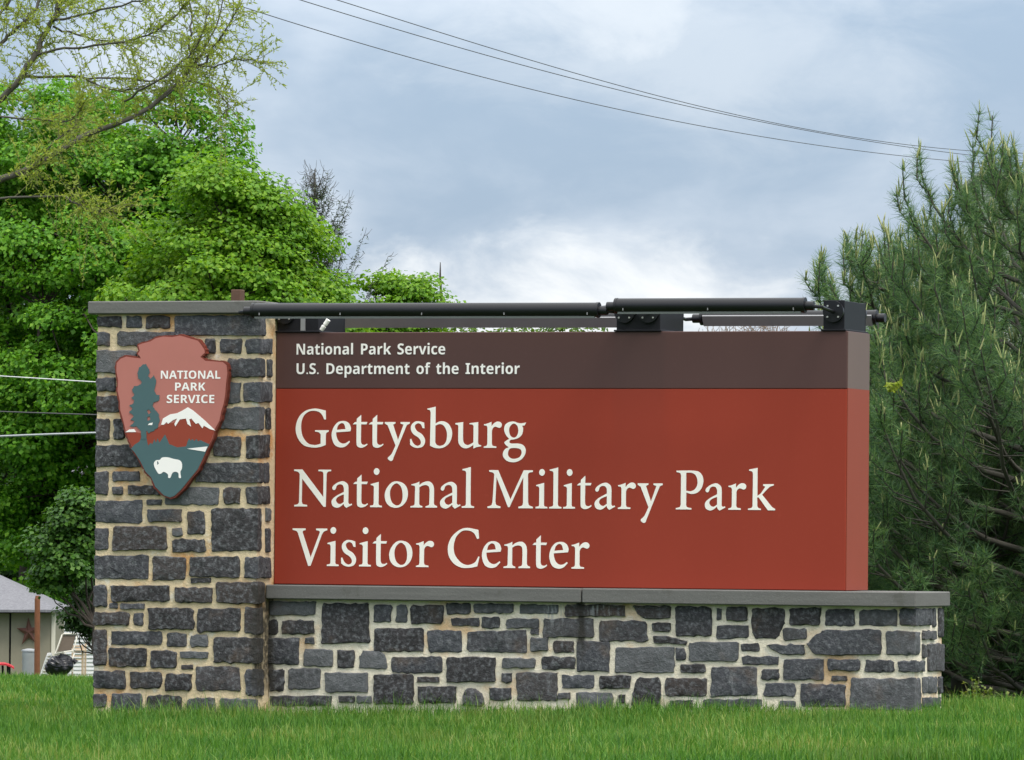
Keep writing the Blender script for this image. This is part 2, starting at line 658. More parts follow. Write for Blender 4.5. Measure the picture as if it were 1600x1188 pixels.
def grass(n, d0, d1, h0, h1, name_acc, rng, lmin=-1., lmax=1., w=.0045):
    D = rng.uniform(d0, d1, n)
    l = rng.uniform(lmin, lmax, n) * 0.092 * D
    P = CAM[None] + FH[None] * D[:, None] + RH[None] * l[:, None]
    x, y = P[:, 0], P[:, 1]
    keep = ~(((x > PX0 - .0) & (x < PX1) & (y > PYF + .0) & (y < .74)) | ((x > PX1 - .02) & (x < WX1) & (y > WYF) & (y < WYB)))
    P, x, y = P[keep], x[keep], y[keep]
    n = len(P)
    P[:, 2] = ground_z(x, y)
    # tufty: height varies in patches
    patch = .5 + .5 * np.sin(x * 2.1 + 1.3 * np.sin(y * 1.7)) * np.sin(y * 2.6 + 1.1 * np.sin(x * 1.3))
    h = rng.uniform(h0, h1, n) * (.75 + .5 * patch) * rng.choice([1, 1, 1, 1.35], n)
    az = rng.uniform(0, 2 * math.pi, n)
    lean = np.stack([np.cos(az), np.sin(az), 0 * az], -1)
    side = np.stack([-np.sin(az + rng.normal(0, .7, n)), np.cos(az), 0 * az], -1)
    bend = rng.uniform(.05, .75, n)[:, None]
    up = np.array([[0, 0, 1.]])
    p0 = P
    p1 = P + up * (h * .55)[:, None] + lean * bend * (h * .22)[:, None]
    p2 = P + up * (h * (1 - .25 * bend[:, 0]))[:, None] + lean * bend * (h * .85)[:, None]
    ww = (w * rng.uniform(.6, 1.25, n))[:, None]
    V = np.stack([p0 - side * ww * .5, p0 + side * ww * .5, p1 - side * ww * .4, p1 + side * ww * .4, p2], 1).reshape(-1, 3)
    b = (np.arange(n) * 5)[:, None]
    F = np.concatenate([b + np.array([[0, 1, 3]]), b + np.array([[0, 3, 2]]), b + np.array([[2, 3, 4]])])
    name_acc.add(V, F)


# ------------------------------------------------------------------ the sign: planes and sizes
PYF = -0.27                                   # pillar front
WYF, WYB = -0.06, 0.535                       # low wall front, back
PX0, PX1 = on_y(150, 800, PYF)[0], on_y(401.5, 800, PYF)[0]
WX1 = on_y(1427.5, 1010, WYF)[0]
CYF, CYB = -0.13, 0.605                       # coping
CZ1 = G
CZ0 = on_y(900, 942, CYF)[2]
CX1 = on_y(1431, 935, CYF)[0]
CAPF = -0.32
CAPZ1 = on_y(250, 470.5, CAPF)[2]
CAPZ0 = on_y(250, 490.3, CAPF)[2]
CAPX0 = on_y(137, 480, CAPF)[0]
PANX1 = on_y(1322.4, 720, 0)[0]
PANT = 0.45
PANZ1 = on_y(900, 518.5, 0)[2]
BANDZ = on_y(900, 607.5, 0)[2]
print('planes', PX0, PX1, WX1, CZ0, CX1, CAPZ0, CAPZ1, CAPX0, PANX1, PANZ1, BANDZ)

sign = empty('masonry_sign_base', ((PX0 + WX1) / 2, 0.1, 0), 'dark grey rubble stone pillar and low stone wall carrying the red sign panel', 'stone wall')
pillar = MB().box((PX0, PYF, -.25), (PX1, .74, CAPZ0 - .002)).build('pillar', MAT['mortar_pillar'], sign)
wall = MB().box((PX1 + .003, WYF, -.25), (WX1, WYB, CZ0 - .002)).build('low_wall', MAT['mortar_wall'], sign)
MB().box((CAPX0, CAPF, CAPZ0), (PX1 + .012, .79, CAPZ1), .006).build('pillar_cap', MAT['slab'], sign)
jx = on_y(908.5, 932, CYF)[0]
MB().box((PX1 + .004, CYF, CZ0), (jx - .004, CYB, CZ1 - .001), .006).build('coping_slab', MAT['slab'], sign)
MB().box((jx + .004, CYF - .004, CZ0 - .001), (CX1, CYB, CZ1), .006).build('coping_slab', MAT['slab'], sign)

ZA, ZB, ZC, ZD, ZE = (130, 450, 3.6), (130, 770, 3.394), (400, 900, 4.4444), (740, 900, 4.2105), (1100, 900, 4.0)
PILLAR = {
    'A': (ZA, [(78,150,215,218),(245,158,328,222),(358,160,485,225),(520,150,1012,268),(78,250,145,328),(195,250,520,322),(690,290,745,365),
               (778,292,893,365),(922,292,1058,368),(78,355,300,478),(820,400,1008,500),(1032,405,1052,498),(78,505,185,580),(790,535,882,645),(908,535,1048,640),
               (78,610,215,700),(780,675,1008,795),(1025,680,1045,795),(78,735,145,858),(178,740,235,850),(735,840,883,950),(918,830,1045,955),(78,885,330,1003),
               (640,985,998,1095),(1015,985,1042,1093),(78,1035,140,1160),(168,1035,315,1085),(168,1120,222,1160),(255,1115,430,1162)]),
    'B': (ZB, [(340,38,415,62),(440,-30,718,62),(748,-25,830,55),(870,-30,985,58),(70,42,310,158),(345,90,522,155),(555,100,645,218),(683,92,945,308),
               (965,85,988,150),(965,190,985,315),(70,188,130,303),(160,185,443,303),(475,188,525,230),(475,250,648,312),(70,338,345,458),(372,340,542,458),
               (570,342,828,445),(860,345,985,450),(572,456,675,476),(70,490,125,605),(152,495,455,572),(490,505,682,580),(710,478,945,585),(142,588,182,612),
               (203,590,325,615),(66,635,245,702),(272,640,316,702),(350,612,585,720),(610,618,833,735),(862,612,945,748),(64,730,122,915),(152,738,417,805),
               (447,745,545,815),(572,755,663,815),(697,768,940,900),(140,825,332,920),(362,840,497,930),(520,845,662,876),(524,915,580,935),(62,945,222,1038),
               (252,952,413,1038),(440,965,575,1048),(602,922,830,1052),(862,938,945,1075),(62,1068,120,1140),(150,1068,315,1155),(342,1078,522,1160),
               (555,1090,698,1165),(728,1095,910,1165)]),
}
WALL = {
    'C': (ZC, [(92,180,412,272),(455,198,785,468),(820,205,938,320),(978,208,1048,322),(1080,208,1305,328),(1330,190,1488,262),(92,312,150,402),(187,312,402,402),
               (345,432,402,470),(68,432,295,608),(822,365,1163,520),(1197,380,1425,525),(1362,295,1545,342),(338,512,532,628),(570,515,682,640),
               [(745,522),(850,522),(900,562),(916,642),(718,640),(725,560)],(950,568,1290,668),(95,648,192,800),(232,648,447,785),(485,675,780,805),
               (828,685,1092,885),(1125,705,1270,735),(1128,772,1388,885),[(1437,900),(1440,830),(1465,790),(1520,785),(1565,815),(1585,900)],(100,838,525,900),
               (580,838,685,875),(705,838,800,880),(1325,568,1665,738)]),
    'D': (ZD, [(5,188,258,242),(310,192,555,245),(608,195,995,265),(-10,285,35,328),(60,275,172,340),(218,283,425,342),(380,352,428,382),(465,288,788,400),
               (828,300,1140,430),[(1045,200),(1295,200),(1295,275),(1150,282),(1085,250)],(1180,312,1295,365),(1335,205,1565,395),(-34,365,345,498),(378,408,488,495),
               (527,430,660,502),(690,435,898,628),[(1187,402),(1290,398),(1405,430),(1395,450),(1187,440)],(193,545,405,603),(450,533,668,612),(937,472,1318,635),
               (1335,480,1392,555),(190,642,250,697),(290,640,548,818),(582,655,790,738),(830,660,1030,742),(1368,585,1520,635),
               [(1085,672),(1228,672),(1228,860),(1040,860),(1045,770)],(1262,675,1530,788),(110,740,245,815),(560,770,635,808),(680,770,915,870),(960,785,995,835),
               (1290,820,1440,865)]),
    'E': (ZE, [(85,205,108,272),(143,200,270,280),[(303,205),(505,205),(500,300),(460,385),(330,392),(303,350)],(540,205,728,308),(763,210,943,308),(973,215,1205,308),
               (1223,210,1410,305),(80,312,275,388),(498,330,638,398),[(645,420),(740,342),(1105,340),(1105,492),(690,490)],(1143,350,1345,490),(1362,348,1440,395),
               (1425,200,1442,320),(1462,205,1490,380),(-92,418,215,532),(238,425,342,468),[(395,435),(628,432),(630,488),(490,490)],(245,505,465,552),(365,585,465,648),
               (502,522,742,650),(780,525,977,592),(1012,530,1182,598),(1218,535,1370,598),(1362,432,1380,508),(1395,428,1490,592),(45,570,330,748),(380,675,570,750),
               (800,628,890,655),(610,680,882,815),(925,640,1345,830),(1362,630,1450,728),(1462,630,1475,735),(1362,765,1470,815),(0,775,360,815),(480,785,570,815)]),
}


def round_outline(q, rng, rel=.2, rmax=.017):
    """a rough-edged rounded outline from a polygon in wall coordinates"""
    q = np.array(q, float)
    k = len(q)
    out = []
    size = np.ptp(q, axis=0).min()
    for i in range(k):
        p, a, b = q[i], q[i - 1], q[(i + 1) % k]
        la, lb = np.linalg.norm(a - p), np.linalg.norm(b - p)
        r = min(rmax * rng.uniform(.5, 1.2), rel * la, rel * lb, .4 * size)
        s, e = p + (a - p) / la * r, p + (b - p) / lb * r
        for u in (0, .5, 1):
            out.append((1 - u) ** 2 * s + 2 * u * (1 - u) * p + u * u * e)
        nseg = max(1, int(round((lb - 2 * r) / .026)))
        nseg = min(nseg, 12)
        nxt = q[(i + 1) % k]
        r2 = min(rmax * .8, rel * lb, .4 * size)
        e2 = nxt + (p - nxt) / lb * r2
        for j in range(1, nseg):
            out.append(e + (e2 - e) * j / nseg)
    out = np.array(out)
    c = out.mean(0)
    amp = min(.0042, size * .07)
    out = out + rng.normal(0, amp, out.shape) * .6
    ang = np.arctan2(out[:, 1] - c[1], out[:, 0] - c[0])
    wob = amp * .3 * (np.sin(3 * ang + rng.uniform(0, 6)) + np.sin(5 * ang + rng.uniform(0, 6)))
    return out + unit(out - c) * wob[:, None]


def clip_u(poly, keep_neg):
    res = []
    sgn = 1 if keep_neg else -1
    for i in range(len(poly)):
        a, b = poly[i], poly[(i + 1) % len(poly)]
        ia, ib = sgn * a[0] <= 0, sgn * b[0] <= 0
        if ia:
            res.append(a)
        if ia != ib:
            f = a[0] / (a[0] - b[0])
            res.append(a + (b - a) * f)
    return np.array(res)


def stone_half(poly, side, X1, YF, rng, proud, acc):
    """one dressed face of a stone; side 0 = front, 1 = right-hand return"""
    n = len(poly)
    fixed = np.abs(poly[:, 0]) < 1e-6
    c = poly.mean(0)
    size = min(np.ptp(poly[:, 0]), np.ptp(poly[:, 1]))
    edge = unit(c - poly)
    rough = min(.006, size * .06)

    def ring(inset, depth, jit):
        p = poly + edge * np.minimum(inset, np.linalg.norm(c - poly, axis=1)[:, None] * .9)
        p[fixed, 1] = poly[fixed, 1] + (c[1] - poly[fixed, 1]) * min(.5, inset / (size + 1e-6))
        p[fixed, 0] = (proud if side == 0 else -proud)
        d = depth + rng.normal(0, jit, n)
        d[fixed] = np.minimum(depth, proud)
        return p, d
    rings = [ring(0, -.012, 0), ring(min(.001, size * .05), proud * .5, .0008), ring(min(.007, size * .13), proud, .0012)]
    V = []
    put3 = lambda u, v, dd: (X1 + u, YF - dd, v) if side == 0 else (X1 + dd, YF + u, v)
    for p, d in rings:
        for (u, v), dd in zip(p, d):
            V.append(put3(u, v, dd))
    F = []
    for k in range(2):
        for i in range(n):
            a, b = k * n + i, k * n + (i + 1) % n
            F += [(a, b, b + n), (a, b + n, a + n)]
    # the split face: a few scattered highs and lows inside the rim
    rim = rings[2][0]
    lo, hi = rim.min(0), rim.max(0)
    m = int(np.clip((hi[0] - lo[0]) * (hi[1] - lo[1]) / .0022, 1, 12))
    inner = [c + (lo + rng.uniform(.12, .88, 2) * (hi - lo) - c) * .86 for _ in range(m)]
    allp = [Vector((float(q[0]), float(q[1]))) for q in list(rim) + inner]
    vv, _, ff, ov, _, _ = delaunay_2d_cdt(allp, [], [list(range(n))], 1, 1e-6)
    tilt = rng.normal(0, .35, 2)
    base = 2 * n
    ren = {}
    for k, p in enumerate(vv):
        src = [q for q in ov[k] if q < n]
        if src:
            ren[k] = base + src[0]
        else:
            ren[k] = len(V)
            dd = proud + rough * (.55 + rng.uniform(-.5, .6) + float(np.dot(tilt, (np.array(p[:]) - c) / (hi - lo + 1e-6))))
            V.append(put3(p[0], p[1], dd))
    F += [tuple(ren[q] for q in f) for f in ff if len({ren[q] for q in f}) == len(f)]
    acc.add(V, F)


def unroll(px, py, X1, YF):
    p = on_y(px, py, YF)
    if p[0] <= X1:
        return np.array([p[0] - X1, p[2]])
    p = on_x(px, py, X1)
    return np.array([p[1] - YF, p[2]])


def lay(stones, part, X0, X1, YF, ztop, rng):
    for key in stones:
        (ox, oy, s), lst = stones[key]
        for q in lst:
            if isinstance(q, tuple):
                x0, y0, x1, y1 = q
                j = lambda: rng.uniform(-1, 1) * .035 * min(x1 - x0, y1 - y0)
                poly = [(x0 + j(), y0 + j()), (x1 + j(), y0 + j()), (x1 + j(), y1 + j()), (x0 + j(), y1 + j())]
            else:
                poly = q
            uv = np.array([unroll(ox + a / s, oy + b / s, X1, YF) for a, b in poly])
            uv[:, 1] = np.minimum(uv[:, 1], ztop - .012)
            if uv[:, 0].min() < X0 - X1 + .03:                 # runs to the left corner
                uv[:, 0] = np.where(uv[:, 0] < X0 - X1 + .03, X0 - X1 - .006, uv[:, 0])
            ctr_ = uv.mean(0)
            grow = np.where(np.abs(uv[:, :1] - (X0 - X1 - .006)) < 1e-6, 0, 1) * np.array([[.0044, .0038]])
            uv = uv + np.sign(uv - ctr_) * grow
            uv[:, 1] = np.minimum(uv[:, 1], ztop - .010)
            o = round_outline(uv, rng)
            acc = MB()
            proud = rng.uniform(.008, .020)
            neg, pos = clip_u(o, True), clip_u(o, False)
            if len(neg) > 3 and np.ptp(neg[:, 0]) > .012:
                stone_half(neg, 0, X1, YF, rng, proud, acc)
            if len(pos) > 3 and np.ptp(pos[:, 0]) > .012:
                stone_half(pos, 1, X1, YF, rng, proud, acc)
            if not acc.V:
                continue
            org = np.array(acc.V).mean(0)
            so_ = acc.build('stone', MAT['stone'], part, origin=org)
            so_.data.polygons.foreach_set('use_smooth', np.ones(len(so_.data.polygons), bool))
            so_.data.set_sharp_from_angle(angle=math.radians(28))


lay(PILLAR, pillar, PX0, PX1, PYF, CAPZ0, np.random.RandomState(3))
lay(WALL, wall, PX1 - 5, WX1, WYF, CZ0, np.random.RandomState(4))

# ------------------------------------------------------------------ the painted panel and its lettering
panel = empty('sign_panel', (PANX1 / 2, PANT / 2, G), 'large brick red sign panel with dark brown top band and white park lettering', 'sign')
PL = PX1 + .004
MB().box((PL, 0, G + .002), (PANX1, PANT, BANDZ), .004).build('panel_body', MAT['red'], panel)
band = MB().box((PL, -.0015, BANDZ), (PANX1 + .0015, PANT, PANZ1), .004).build('top_band', MAT['brown'], panel)
MB().box((PANX1 + .0016, .004, BANDZ + .003), (PANX1 + .0045, PANT - .004, PANZ1 - .003)).build('lit_end_plate', mat_paint('sidelit_brown_paint', (.150, .100, .084), spec=.25), panel)  # added end plate: paler brown puts the brighter right side into the colour
MB().box((PANX1 + .0016, .004, G + .005), (PANX1 + .0045, PANT - .004, BANDZ + .0028)).build('lit_end_plate', mat_paint('sidelit_red_paint', (.285, .056, .030), spec=.12), panel)  # added red plate, likewise tinted for the light on the right end
body = [c for c in panel.children if c.name.startswith('panel_body')][0]

C = 1                                         # marks a corner point in the letter outlines below
GL = {
 'G': (8, 90, 640, [[(468,178,C),(345,152),(240,170),(165,220),(115,300),(95,400),(108,490),(150,570),(215,625),(320,645),(400,638),(472,612,C),(472,480,C),(480,458),(508,443,C),(508,425,C),(338,425,C),(338,443,C),(385,452),(408,480,C),(408,595,C),(370,608),(330,612),(265,600),(210,550),(175,480),(162,390),(172,300),(205,230),(260,190),(320,180),(385,195),(425,235),(450,290,C),(472,290,C)]]),
 'e': (8, 543, 640, [[(778,438,C),(785,400),(765,345),(725,315),(680,308),(620,325),(570,385),(545,470),(555,550),(590,615),(655,642),(720,628),(775,572,C),(765,558,C),(720,588),(675,592),(630,560),(605,500),(600,452,C)],[(608,420,C),(625,365),(665,335),(700,350),(718,410,C)]]),
 't': (8, 808, 640, [[(912,230,C),(912,320,C),(990,320,C),(980,350,C),(912,350,C),(912,565),(925,600),(960,608),(988,592,C),(994,606,C),(960,632),(915,645),(870,630),(857,590),(855,350,C),(808,350,C),(835,322,C),(855,320,C),(858,280,C)]]),
 'y': (8, 1208, 640, [[(1208,320,C),(1342,320,C),(1342,338,C),(1312,352,C),(1375,545,C),(1442,352,C),(1405,340,C),(1405,320,C),(1520,320,C),(1520,340,C),(1484,356,C),(1320,770,C),(1310,800),(1285,810),(1255,790),(1250,770),(1275,745),(1300,715),(1345,615,C),(1245,362,C),(1208,338,C)]]),
 's': (8, 5, 640, [[(185,398,C),(160,395,C),(140,350),(105,335),(70,355),(65,385),(90,430),(150,470),(190,530),(190,585),(160,630),(100,645),(45,632),(8,605,C),(5,535,C),(20,530,C),(50,590),(95,618),(135,600),(140,560),(110,515),(45,470),(15,410),(25,350),(75,312),(130,312),(180,328,C)]]),
 'b': (8, 215, 640, [[(322,125,C),(322,338,C),(370,312),(430,312),(490,350),(528,430),(525,510),(490,590),(420,640),(350,648),(300,638),(255,615,C),(260,200,C),(250,172),(218,162,C),(218,150,C),(260,142)],[(320,365,C),(370,345),(420,360),(460,430),(465,520),(440,590),(385,618),(340,605),(320,575,C)]]),
 'u': (8, 570, 640, [[(570,332,C),(668,318,C),(668,530),(680,580),(715,605),(750,600),(798,572,C),(798,370,C),(788,352),(748,345,C),(748,332,C),(856,318,C),(856,570,C),(864,598),(895,608,C),(895,622,C),(840,632),(798,650,C),(798,602,C),(750,635),(700,648),(650,630),(615,585),(608,520),(608,370,C),(600,355),(572,348,C)]]),
 'r': (8, 928, 640, [[(928,345,C),(965,338),(1022,315,C),(1022,370,C),(1050,335),(1090,312),(1130,318),(1150,345),(1145,375),(1120,390),(1090,380),(1065,375),(1040,395),(1028,425,C),(1028,590,C),(1038,612),(1085,622,C),(1085,640,C),(928,640,C),(928,625,C),(962,613),(972,590,C),(972,385,C),(960,365),(928,358,C)]]),
 'g': (8, 1165, 640, [[(1455,322,C),(1435,360,C),(1405,362,C),(1418,400),(1405,470),(1360,515),(1300,535),(1265,538,C),(1250,555),(1250,575),(1275,585),(1360,585),(1420,605),(1452,660),(1440,730),(1390,790),(1310,818),(1225,805),(1175,755),(1168,705),(1195,655),(1240,632,C),(1200,600),(1185,570),(1215,545),(1245,528,C),(1205,480),(1182,420),(1192,355),(1240,318),(1300,310),(1345,325),(1365,330,C),(1400,332,C)],[(1300,335),(1255,370),(1242,420),(1258,485),(1300,512),(1340,490),(1358,430),(1345,365)],[(1265,645),(1235,680),(1235,735),(1270,770),(1320,775),(1375,755),(1402,705),(1390,660),(1340,642)]]),
 'N': (10, 90, 718, [[(92,130,C),(220,130,C),(550,565,C),(550,210,C),(540,172),(515,160),(470,155,C),(470,132,C),(668,132,C),(668,155,C),(622,164),(602,190),(598,230,C),(590,718,C),(555,718,C),(218,275,C),(215,640,C),(232,675),(300,690,C),(300,715,C),(98,715,C),(98,692,C),(150,680),(172,650,C),(180,210,C),(165,180),(135,162),(92,155,C)]]),
 'a': (10, 680, 718, [[(690,420),(700,445),(725,452),(745,430),(760,385),(800,362),(845,370),(868,410),(872,480,C),(760,540),(700,590),(680,640),(700,705),(765,732),(820,712),(870,670,C),(882,705),(912,732,C),(1000,685,C),(995,665,C),(960,672),(942,650,C),(942,420),(930,360),(880,318),(840,312),(770,335),(705,385)],[(872,520,C),(872,640,C),(820,672),(775,660),(750,615),(770,570),(820,540)]]),
 'i': (10, 1283, 718, [[(1415,320,C),(1415,660,C),(1425,685),(1468,695,C),(1468,718,C),(1283,718,C),(1283,695,C),(1328,685),(1340,660,C),(1340,400,C),(1325,378),(1290,370,C),(1290,355,C),(1340,340)],[(1380,104),(1412,120),(1425,157),(1412,194),(1380,210),(1348,194),(1335,157),(1348,120)]]),
 'o': (10, 8, 728, [[(190,318),(110,345),(40,430),(10,530),(30,640),(90,710),(175,735),(265,715),(340,640),(372,530),(355,420),(290,345)],[(195,350),(130,390),(95,470),(95,560),(125,650),(190,698),(250,680),(285,610),(288,500),(260,400)]]),
 'n': (10, 415, 728, [[(425,365,C),(500,345),(550,320,C),(550,375,C),(600,340),(660,318),(720,325),(765,375),(780,440,C),(780,660,C),(792,688),(830,705,C),(830,728,C),(650,728,C),(650,708,C),(696,692),(708,665,C),(710,450),(695,395),(650,375),(595,385),(550,412,C),(550,670,C),(562,692),(600,708,C),(600,728,C),(415,728,C),(415,708,C),(468,695),(480,670,C),(485,420,C),(475,390),(425,378,C)]]),
 'l': (10, 1215, 730, [[(1220,125,C),(1290,108),(1352,90,C),(1352,670,C),(1365,694),(1408,708,C),(1408,730,C),(1215,730,C),(1215,708,C),(1267,695),(1280,670,C),(1280,180,C),(1265,152),(1222,142,C)]]),
 'M': (10, 68, 738, [[(90,145,C),(230,145,C),(425,600,C),(628,145,C),(770,145,C),(770,172,C),(715,182),(695,210,C),(700,640,C),(715,690),(775,715,C),(775,738,C),(550,738,C),(550,715,C),(607,695),(622,650,C),(622,255,C),(412,722,C),(388,722,C),(205,255,C),(190,640,C),(207,690),(270,712,C),(270,738,C),(68,738,C),(68,715,C),(125,695),(145,650,C),(170,215,C),(150,185),(90,170,C)]]),
 'P': (9.41, 58, 714, [[(65,150,C),(300,148),(390,165),(445,225),(460,310),(430,410),(370,470),(290,488),(210,468,C),(210,650,C),(225,680),(288,695,C),(288,714,C),(58,714,C),(58,695,C),(115,680),(130,650,C),(132,215,C),(118,185),(65,172,C)],[(208,440,C),(270,450),(330,425),(370,360),(372,280),(340,210),(285,180),(208,180,C)]]),
 'k': (9.41, 1117, 726, [[(1255,115,C),(1255,520,C),(1300,490),(1360,405),(1368,388),(1338,375,C),(1338,352,C),(1495,350,C),(1495,370,C),(1430,395),(1325,505,C),(1470,680),(1520,710,C),(1515,730,C),(1410,730,C),(1275,545,C),(1252,545,C),(1255,670,C),(1267,694),(1308,708,C),(1308,726,C),(1118,726,C),(1118,708,C),(1170,695),(1185,670,C),(1188,200,C),(1175,170),(1130,158,C),(1130,140,C),(1200,128)]]),
 'V': (6.667, 42, 495, [[(45,102,C),(180,102,C),(180,120,C),(155,128),(150,145,C),(235,405,C),(328,145,C),(322,128),(290,120,C),(290,102,C),(405,102,C),(405,120,C),(370,135),(350,165,C),(235,495,C),(210,495,C),(100,150,C),(85,130),(45,118,C)]]),
 'C': (6.667, 62, 518, [[(380,125,C),(260,105),(180,130),(100,205),(65,300),(75,400),(130,480),(210,520),(300,520),(372,505,C),(395,405,C),(382,402,C),(345,465),(270,492),(200,465),(140,390),(125,300),(150,200),(210,140),(270,132),(330,155),(368,220,C),(388,215,C)]]),
}
LINES = [
    (700.0, 765, [('G',461.2),('e',517.9),('t',551),('t',576),('y',601),('s',640.6),('b',666.9),('u',711.2),('r',756),('g',785.6)]),
    (794.0, 760, [('N',459),('a',518),('t',551.6),('i',578.3),('o',600.8),('n',641.5),('a',687.5),('l',721.5),('M',761.8),('i',836.8),('l',858),('i',880),('t',901.2),('a',929),('r',965.5),('y',996.2),('P',1056),('a',1101.3),('r',1138),('k',1168.7)]),
    (886.6, 690, [('V',456.3),('i',510.7),('s',532.8),('i',561),('t',581.7),('o',607.8),('r',650),('C',699.3),('e',752.7),('n',786.7),('t',831.7),('e',858),('r',893)]),
]


def spline(pts, sub=5):
    n = len(pts)
    P = np.array([p[:2] for p in pts], float)
    cor = [len(p) > 2 for p in pts]
    out = []
    for i in range(n):
        j = (i + 1) % n
        if cor[i] and cor[j]:
            out.append(P[i])
            continue
        ta = (P[j] - P[i]) if cor[i] else (P[j] - P[i - 1]) * .5
        tb = (P[j] - P[i]) if cor[j] else (P[(j + 1) % n] - P[i]) * .5
        L = np.linalg.norm(P[j] - P[i])
        ta = ta * min(1, L / (np.linalg.norm(ta) + 1e-9)); tb = tb * min(1, L / (np.linalg.norm(tb) + 1e-9))
        for k in range(sub):
            u = k / sub
            h = (2*u**3-3*u**2+1, u**3-2*u**2+u, -2*u**3+3*u**2, u**3-u**2)
            out.append(h[0]*P[i] + h[1]*ta + h[2]*P[j] + h[3]*tb)
    return np.array(out)


def filled(name, loops, mat, parent, to3, depth, origin=None):
    """flat cut-out shape with holes, given as 2D loops; to3 maps (x, y, out) to the world"""
    cu = bpy.data.curves.new('tmp', 'CURVE')
    cu.dimensions = '2D'
    cu.fill_mode = 'BOTH'
    for lp in loops:
        sp = cu.splines.new('POLY')
        sp.points.add(len(lp) - 1)
        for q, p in zip(sp.points, lp):
            q.co = (p[0], p[1], 0, 1)
        sp.use_cyclic_u = True
    cu.extrude = 0.5
    ob = bpy.data.objects.new('tmp', cu)
    COL.objects.link(ob)
    dg = bpy.context.evaluated_depsgraph_get()
    me = bpy.data.meshes.new_from_object(ob.evaluated_get(dg))
    V = np.array([v.co[:] for v in me.vertices])
    F = [tuple(p.vertices) for p in me.polygons]
    bpy.data.objects.remove(ob); bpy.data.curves.remove(cu); bpy.data.meshes.remove(me)
    W3 = np.array([to3(x, y, (z + .5) * depth) for x, y, z in V])
    o = tri_mesh(name, W3, F, mat, parent, origin)
    fix_normals(o.data)
    return o


for base, bx, items in LINES:
    z0 = on_y(bx, base, 0)[2]
    k0 = on_y(bx, base - 10, 0)[2] - z0
    for ch, x in items:
        s, ox, by, cs = GL[ch]
        xa = on_y(x, base, 0)[0]
        kx = (on_y(x + 10, base, 0)[0] - xa)
        loops = []
        for cpts in cs:
            loops.append([(xa + (p[0] - ox) / s * kx / 10, z0 + (by - p[1]) / s * k0 / 10) for p in spline(cpts)])
        filled('letter', loops, MAT['letter'], body, lambda x, y, d: (x, -.0004 - d, y), .0014)

_caps = lambda t: ''.join(chr(0x1D5D4 + ord(c) - 65) if c.isupper() else chr(0x1D5EE + ord(c) - 97) if c.islower() else c for c in t)


def sans(name, txt, mat, parent, box, Y, out=.003, space=1.0):
    """bold sans-serif line fitted to its box of photo pixels (x0, cap_top, x1, baseline) on the plane y = Y"""
    cu = bpy.data.curves.new('tmp', 'FONT')
    cu.body = _caps(txt)
    cu.space_word = space
    cu.resolution_u = 4
    ob = bpy.data.objects.new('tmp', cu)
    COL.objects.link(ob)
    dg = bpy.context.evaluated_depsgraph_get()
    me = bpy.data.meshes.new_from_object(ob.evaluated_get(dg))
    V = np.array([v.co[:] for v in me.vertices])
    F = [tuple(p.vertices) for p in me.polygons]
    bpy.data.objects.remove(ob); bpy.data.curves.remove(cu); bpy.data.meshes.remove(me)
    x0, yt, x1, yb = box
    a, b = on_y(x0, yb, Y), on_y(x1, yb, Y)
    zt, zb = on_y((x0 + x1) / 2, yt, Y)[2], on_y((x0 + x1) / 2, yb, Y)[2]
    cap = .714
    u = (V[:, 0] - V[:, 0].min()) / np.ptp(V[:, 0])
    P = np.stack([a[0] + u * (b[0] - a[0]), np.full(len(V), Y - out), zb + V[:, 1] / cap * (zt - zb)], -1)
    # one object for each letter: pieces whose spans overlap in x belong together
    par = list(range(len(V)))

    def find(i):
        while par[i] != i:
            par[i] = par[par[i]]
            i = par[i]
        return i
    for f in F:
        for i in f[1:]:
            par[find(i)] = find(f[0])
    isl = {}
    for i in range(len(V)):
        isl.setdefault(find(i), []).append(i)
    spans = sorted(([V[ix, 0].min(), V[ix, 0].max(), ix] for ix in isl.values()), key=lambda q: q[0])
    chars = [spans[0]]
    for sp in spans[1:]:
        if sp[0] < chars[-1][1] - .25 * min(sp[1] - sp[0], chars[-1][1] - chars[-1][0]):
            chars[-1][1] = max(chars[-1][1], sp[1]); chars[-1][2] = chars[-1][2] + sp[2]
        else:
            chars.append(sp)
    for _, _, ix in chars:
        ren = {v: k for k, v in enumerate(ix)}
        tri_mesh(name, P[ix], [tuple(ren[i] for i in f) for f in F if f[0] in ren], mat, parent)


z6 = lambda x, y: (380 + x / 3.077, 440 + y / 3.077)
sans('letter', 'National Park Service', MAT['white'], band, (*z6(257, 299), *z6(972, 351)), -.0015, .003, 1.5)
sans('letter', 'U.S. Department of the Interior', MAT['white'], band, (*z6(257, 393), *z6(1330, 445)), -.0015, .003, 1.5)

# ------------------------------------------------------------------ the arrowhead plaque
AYB, AYF = PYF - .018, PYF - .062
AP = lambda x, y: on_y(130 + x / 3.6, 450 + y / 3.6, AYF)
arrow = empty('arrowhead_plaque', AP(495, 1180), 'arrowhead shaped emblem plaque with tree, mountain and white bison on the stone pillar', 'plaque')
OUT = [(318,392),(300,372),(310,352),(302,318),(330,305),(375,293),(405,275),(450,265),(500,268),(545,260),(600,275),(650,290),(668,312),(690,345),(692,370),(668,388),
       (690,402),(740,405),(790,410),(815,432),(820,480),(812,545),(808,600),(800,650),(785,700),(775,750),(748,800),(735,850),(705,910),(680,970),(655,1025),(600,1090),
       (560,1140),(520,1178),(490,1189),(450,1175),(400,1125),(375,1070),(345,1040),(315,980),(280,925),(250,865),(232,810),(215,740),(200,690),(198,640),(185,580),
       (188,520),(178,470),(180,420),(205,392),(240,378),(290,385)]


